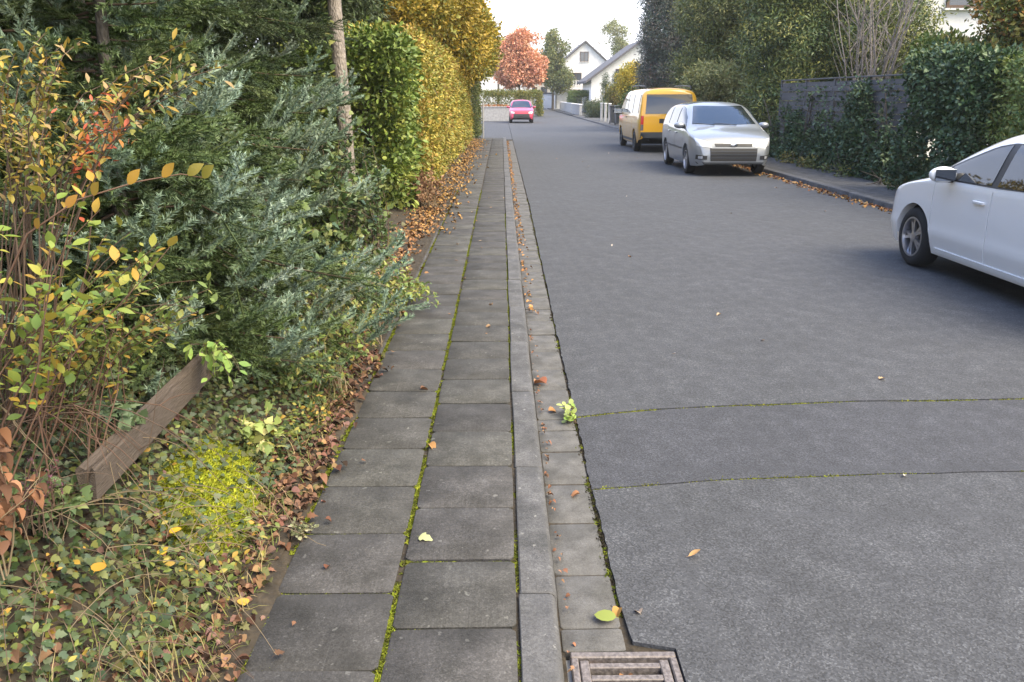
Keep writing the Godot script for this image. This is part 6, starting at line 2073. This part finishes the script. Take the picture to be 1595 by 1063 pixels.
	for k in 3:
		o = thing("gate_post", ["pale gate post closest to the wheeled bins", "pale gate post in the middle of three beyond the van", "pale gate post next to the rounded bush"][k], "post", Vector3(6.85, 0, -53.5 - 2.2 * k))
		b = Build.new()
		b.rbox(Vector3(0, 0.55, 0), Vector3(0.16, 1.15, 0.16), 0.015)
		part("shaft", b.mesh(), M.wall_grey, o)
		b = Build.new()
		b.rbox(Vector3(0, 1.15, 0), Vector3(0.2, 0.06, 0.2), 0.015)
		part("cap", b.mesh(), M.frame_white, o)
	o = thing("lamp_post", "dark metal post at the end of the golden hedge", "post", Vector3(-1.02, 0, -34.6))
	b = Build.new()
	b.tube(PackedVector3Array([Vector3(0, -0.1, 0), Vector3(0, 1.2, 0), Vector3(0, 2.15, 0)]), taper(3, 0.05, 0.045), 10)
	part("shaft", b.mesh(), M.bumper, o)
	b = Build.new()
	b.rbox(Vector3(0, 2.16, 0), Vector3(0.12, 0.05, 0.12), 0.01)
	part("cap", b.mesh(), M.bumper, o)
	o = thing("marker_post", "thin pale grey post at the corner of the side street", "post", Vector3(-0.74, 0, -34.0))
	b = Build.new()
	b.tube(PackedVector3Array([Vector3(0, -0.1, 0), Vector3(0, 0.7, 0), Vector3(0, 1.4, 0)]), taper(3, 0.03, 0.03), 10)
	part("shaft", b.mesh(), M.wall_grey, o)
	b = Build.new()
	b.rbox(Vector3(0, 1.41, 0), Vector3(0.075, 0.03, 0.075), 0.008)
	part("cap", b.mesh(), M.wall_grey, o)


func _ready() -> void:
	rng.seed = 20240611
	wob.seed = 11
	wob.frequency = 0.01
	wob.fractal_octaves = 3
	# camera
	var cam := Camera3D.new()
	cam.name = "camera"
	cam.position = Vector3(0, 1.64, 0)
	cam.rotation = Vector3(deg_to_rad(-16.76), deg_to_rad(-0.71), 0)
	cam.fov = 45.42
	cam.near = 0.05
	cam.far = 2000
	add_child(cam)
	cam.current = true
	# sky
	var sky_mat := ProceduralSkyMaterial.new()
	sky_mat.sky_top_color = lin(0.23, 0.38, 0.75)
	sky_mat.sky_horizon_color = lin(0.95, 0.96, 1.0)
	sky_mat.sky_curve = 0.28
	sky_mat.ground_bottom_color = lin(0.1, 0.1, 0.1)
	sky_mat.ground_horizon_color = lin(0.5, 0.5, 0.5)
	sky_mat.sky_energy_multiplier = 0.8
	sky_mat.sun_angle_max = 1.0
	var f := FastNoiseLite.new()
	f.seed = 4
	f.frequency = 0.018
	f.fractal_octaves = 5
	var im := f.get_seamless_image(512, 256)
	im.convert(Image.FORMAT_RGBA8)
	for y in 256:
		for x in 512:
			var v := clampf((im.get_pixel(x, y).r - 0.52) * 5.0, 0, 1)
			im.set_pixel(x, y, Color(1, 1, 1, v))
	sky_mat.sky_cover = ImageTexture.create_from_image(im)
	sky_mat.sky_cover_modulate = Color(0.42, 0.39, 0.34)
	var env := Environment.new()
	env.background_mode = Environment.BG_SKY
	env.sky = Sky.new()
	env.sky.sky_material = sky_mat
	env.tonemap_mode = Environment.TONE_MAPPER_LINEAR
	env.tonemap_exposure = 5.0
	env.sdfgi_enabled = true
	env.ssao_enabled = true
	env.ssil_enabled = true
	env.fog_enabled = true
	env.fog_density = 0.0005
	env.fog_light_color = Color(0.95, 0.97, 1.0)
	var we := WorldEnvironment.new()
	we.name = "environment"
	we.environment = env
	add_child(we)
	# low autumn sun behind thin cloud, ahead and to the side of the fence
	var sun := DirectionalLight3D.new()
	sun.name = "sun"
	sun.light_energy = 0.5
	sun.light_color = Color(1.0, 0.95, 0.86)
	sun.light_angular_distance = 45.0
	sun.shadow_enabled = true
	add_child(sun)
	sun.look_at_from_position(Vector3.ZERO, -Vector3(0.55, 0.75, 0.3))

	make_materials()
	M.bark_pale = (M.bark as StandardMaterial3D).duplicate()
	M.bark_pale.albedo_color = Color(1.5, 1.5, 1.52)
	print("materials")
	build_ground()
	print("ground")
	build_hedges()
	print("hedges")
	build_far()
	print("far")
	build_cars()
	print("cars")
	build_left_plants()
	print("plants")
	build_fallen()
	print("done")
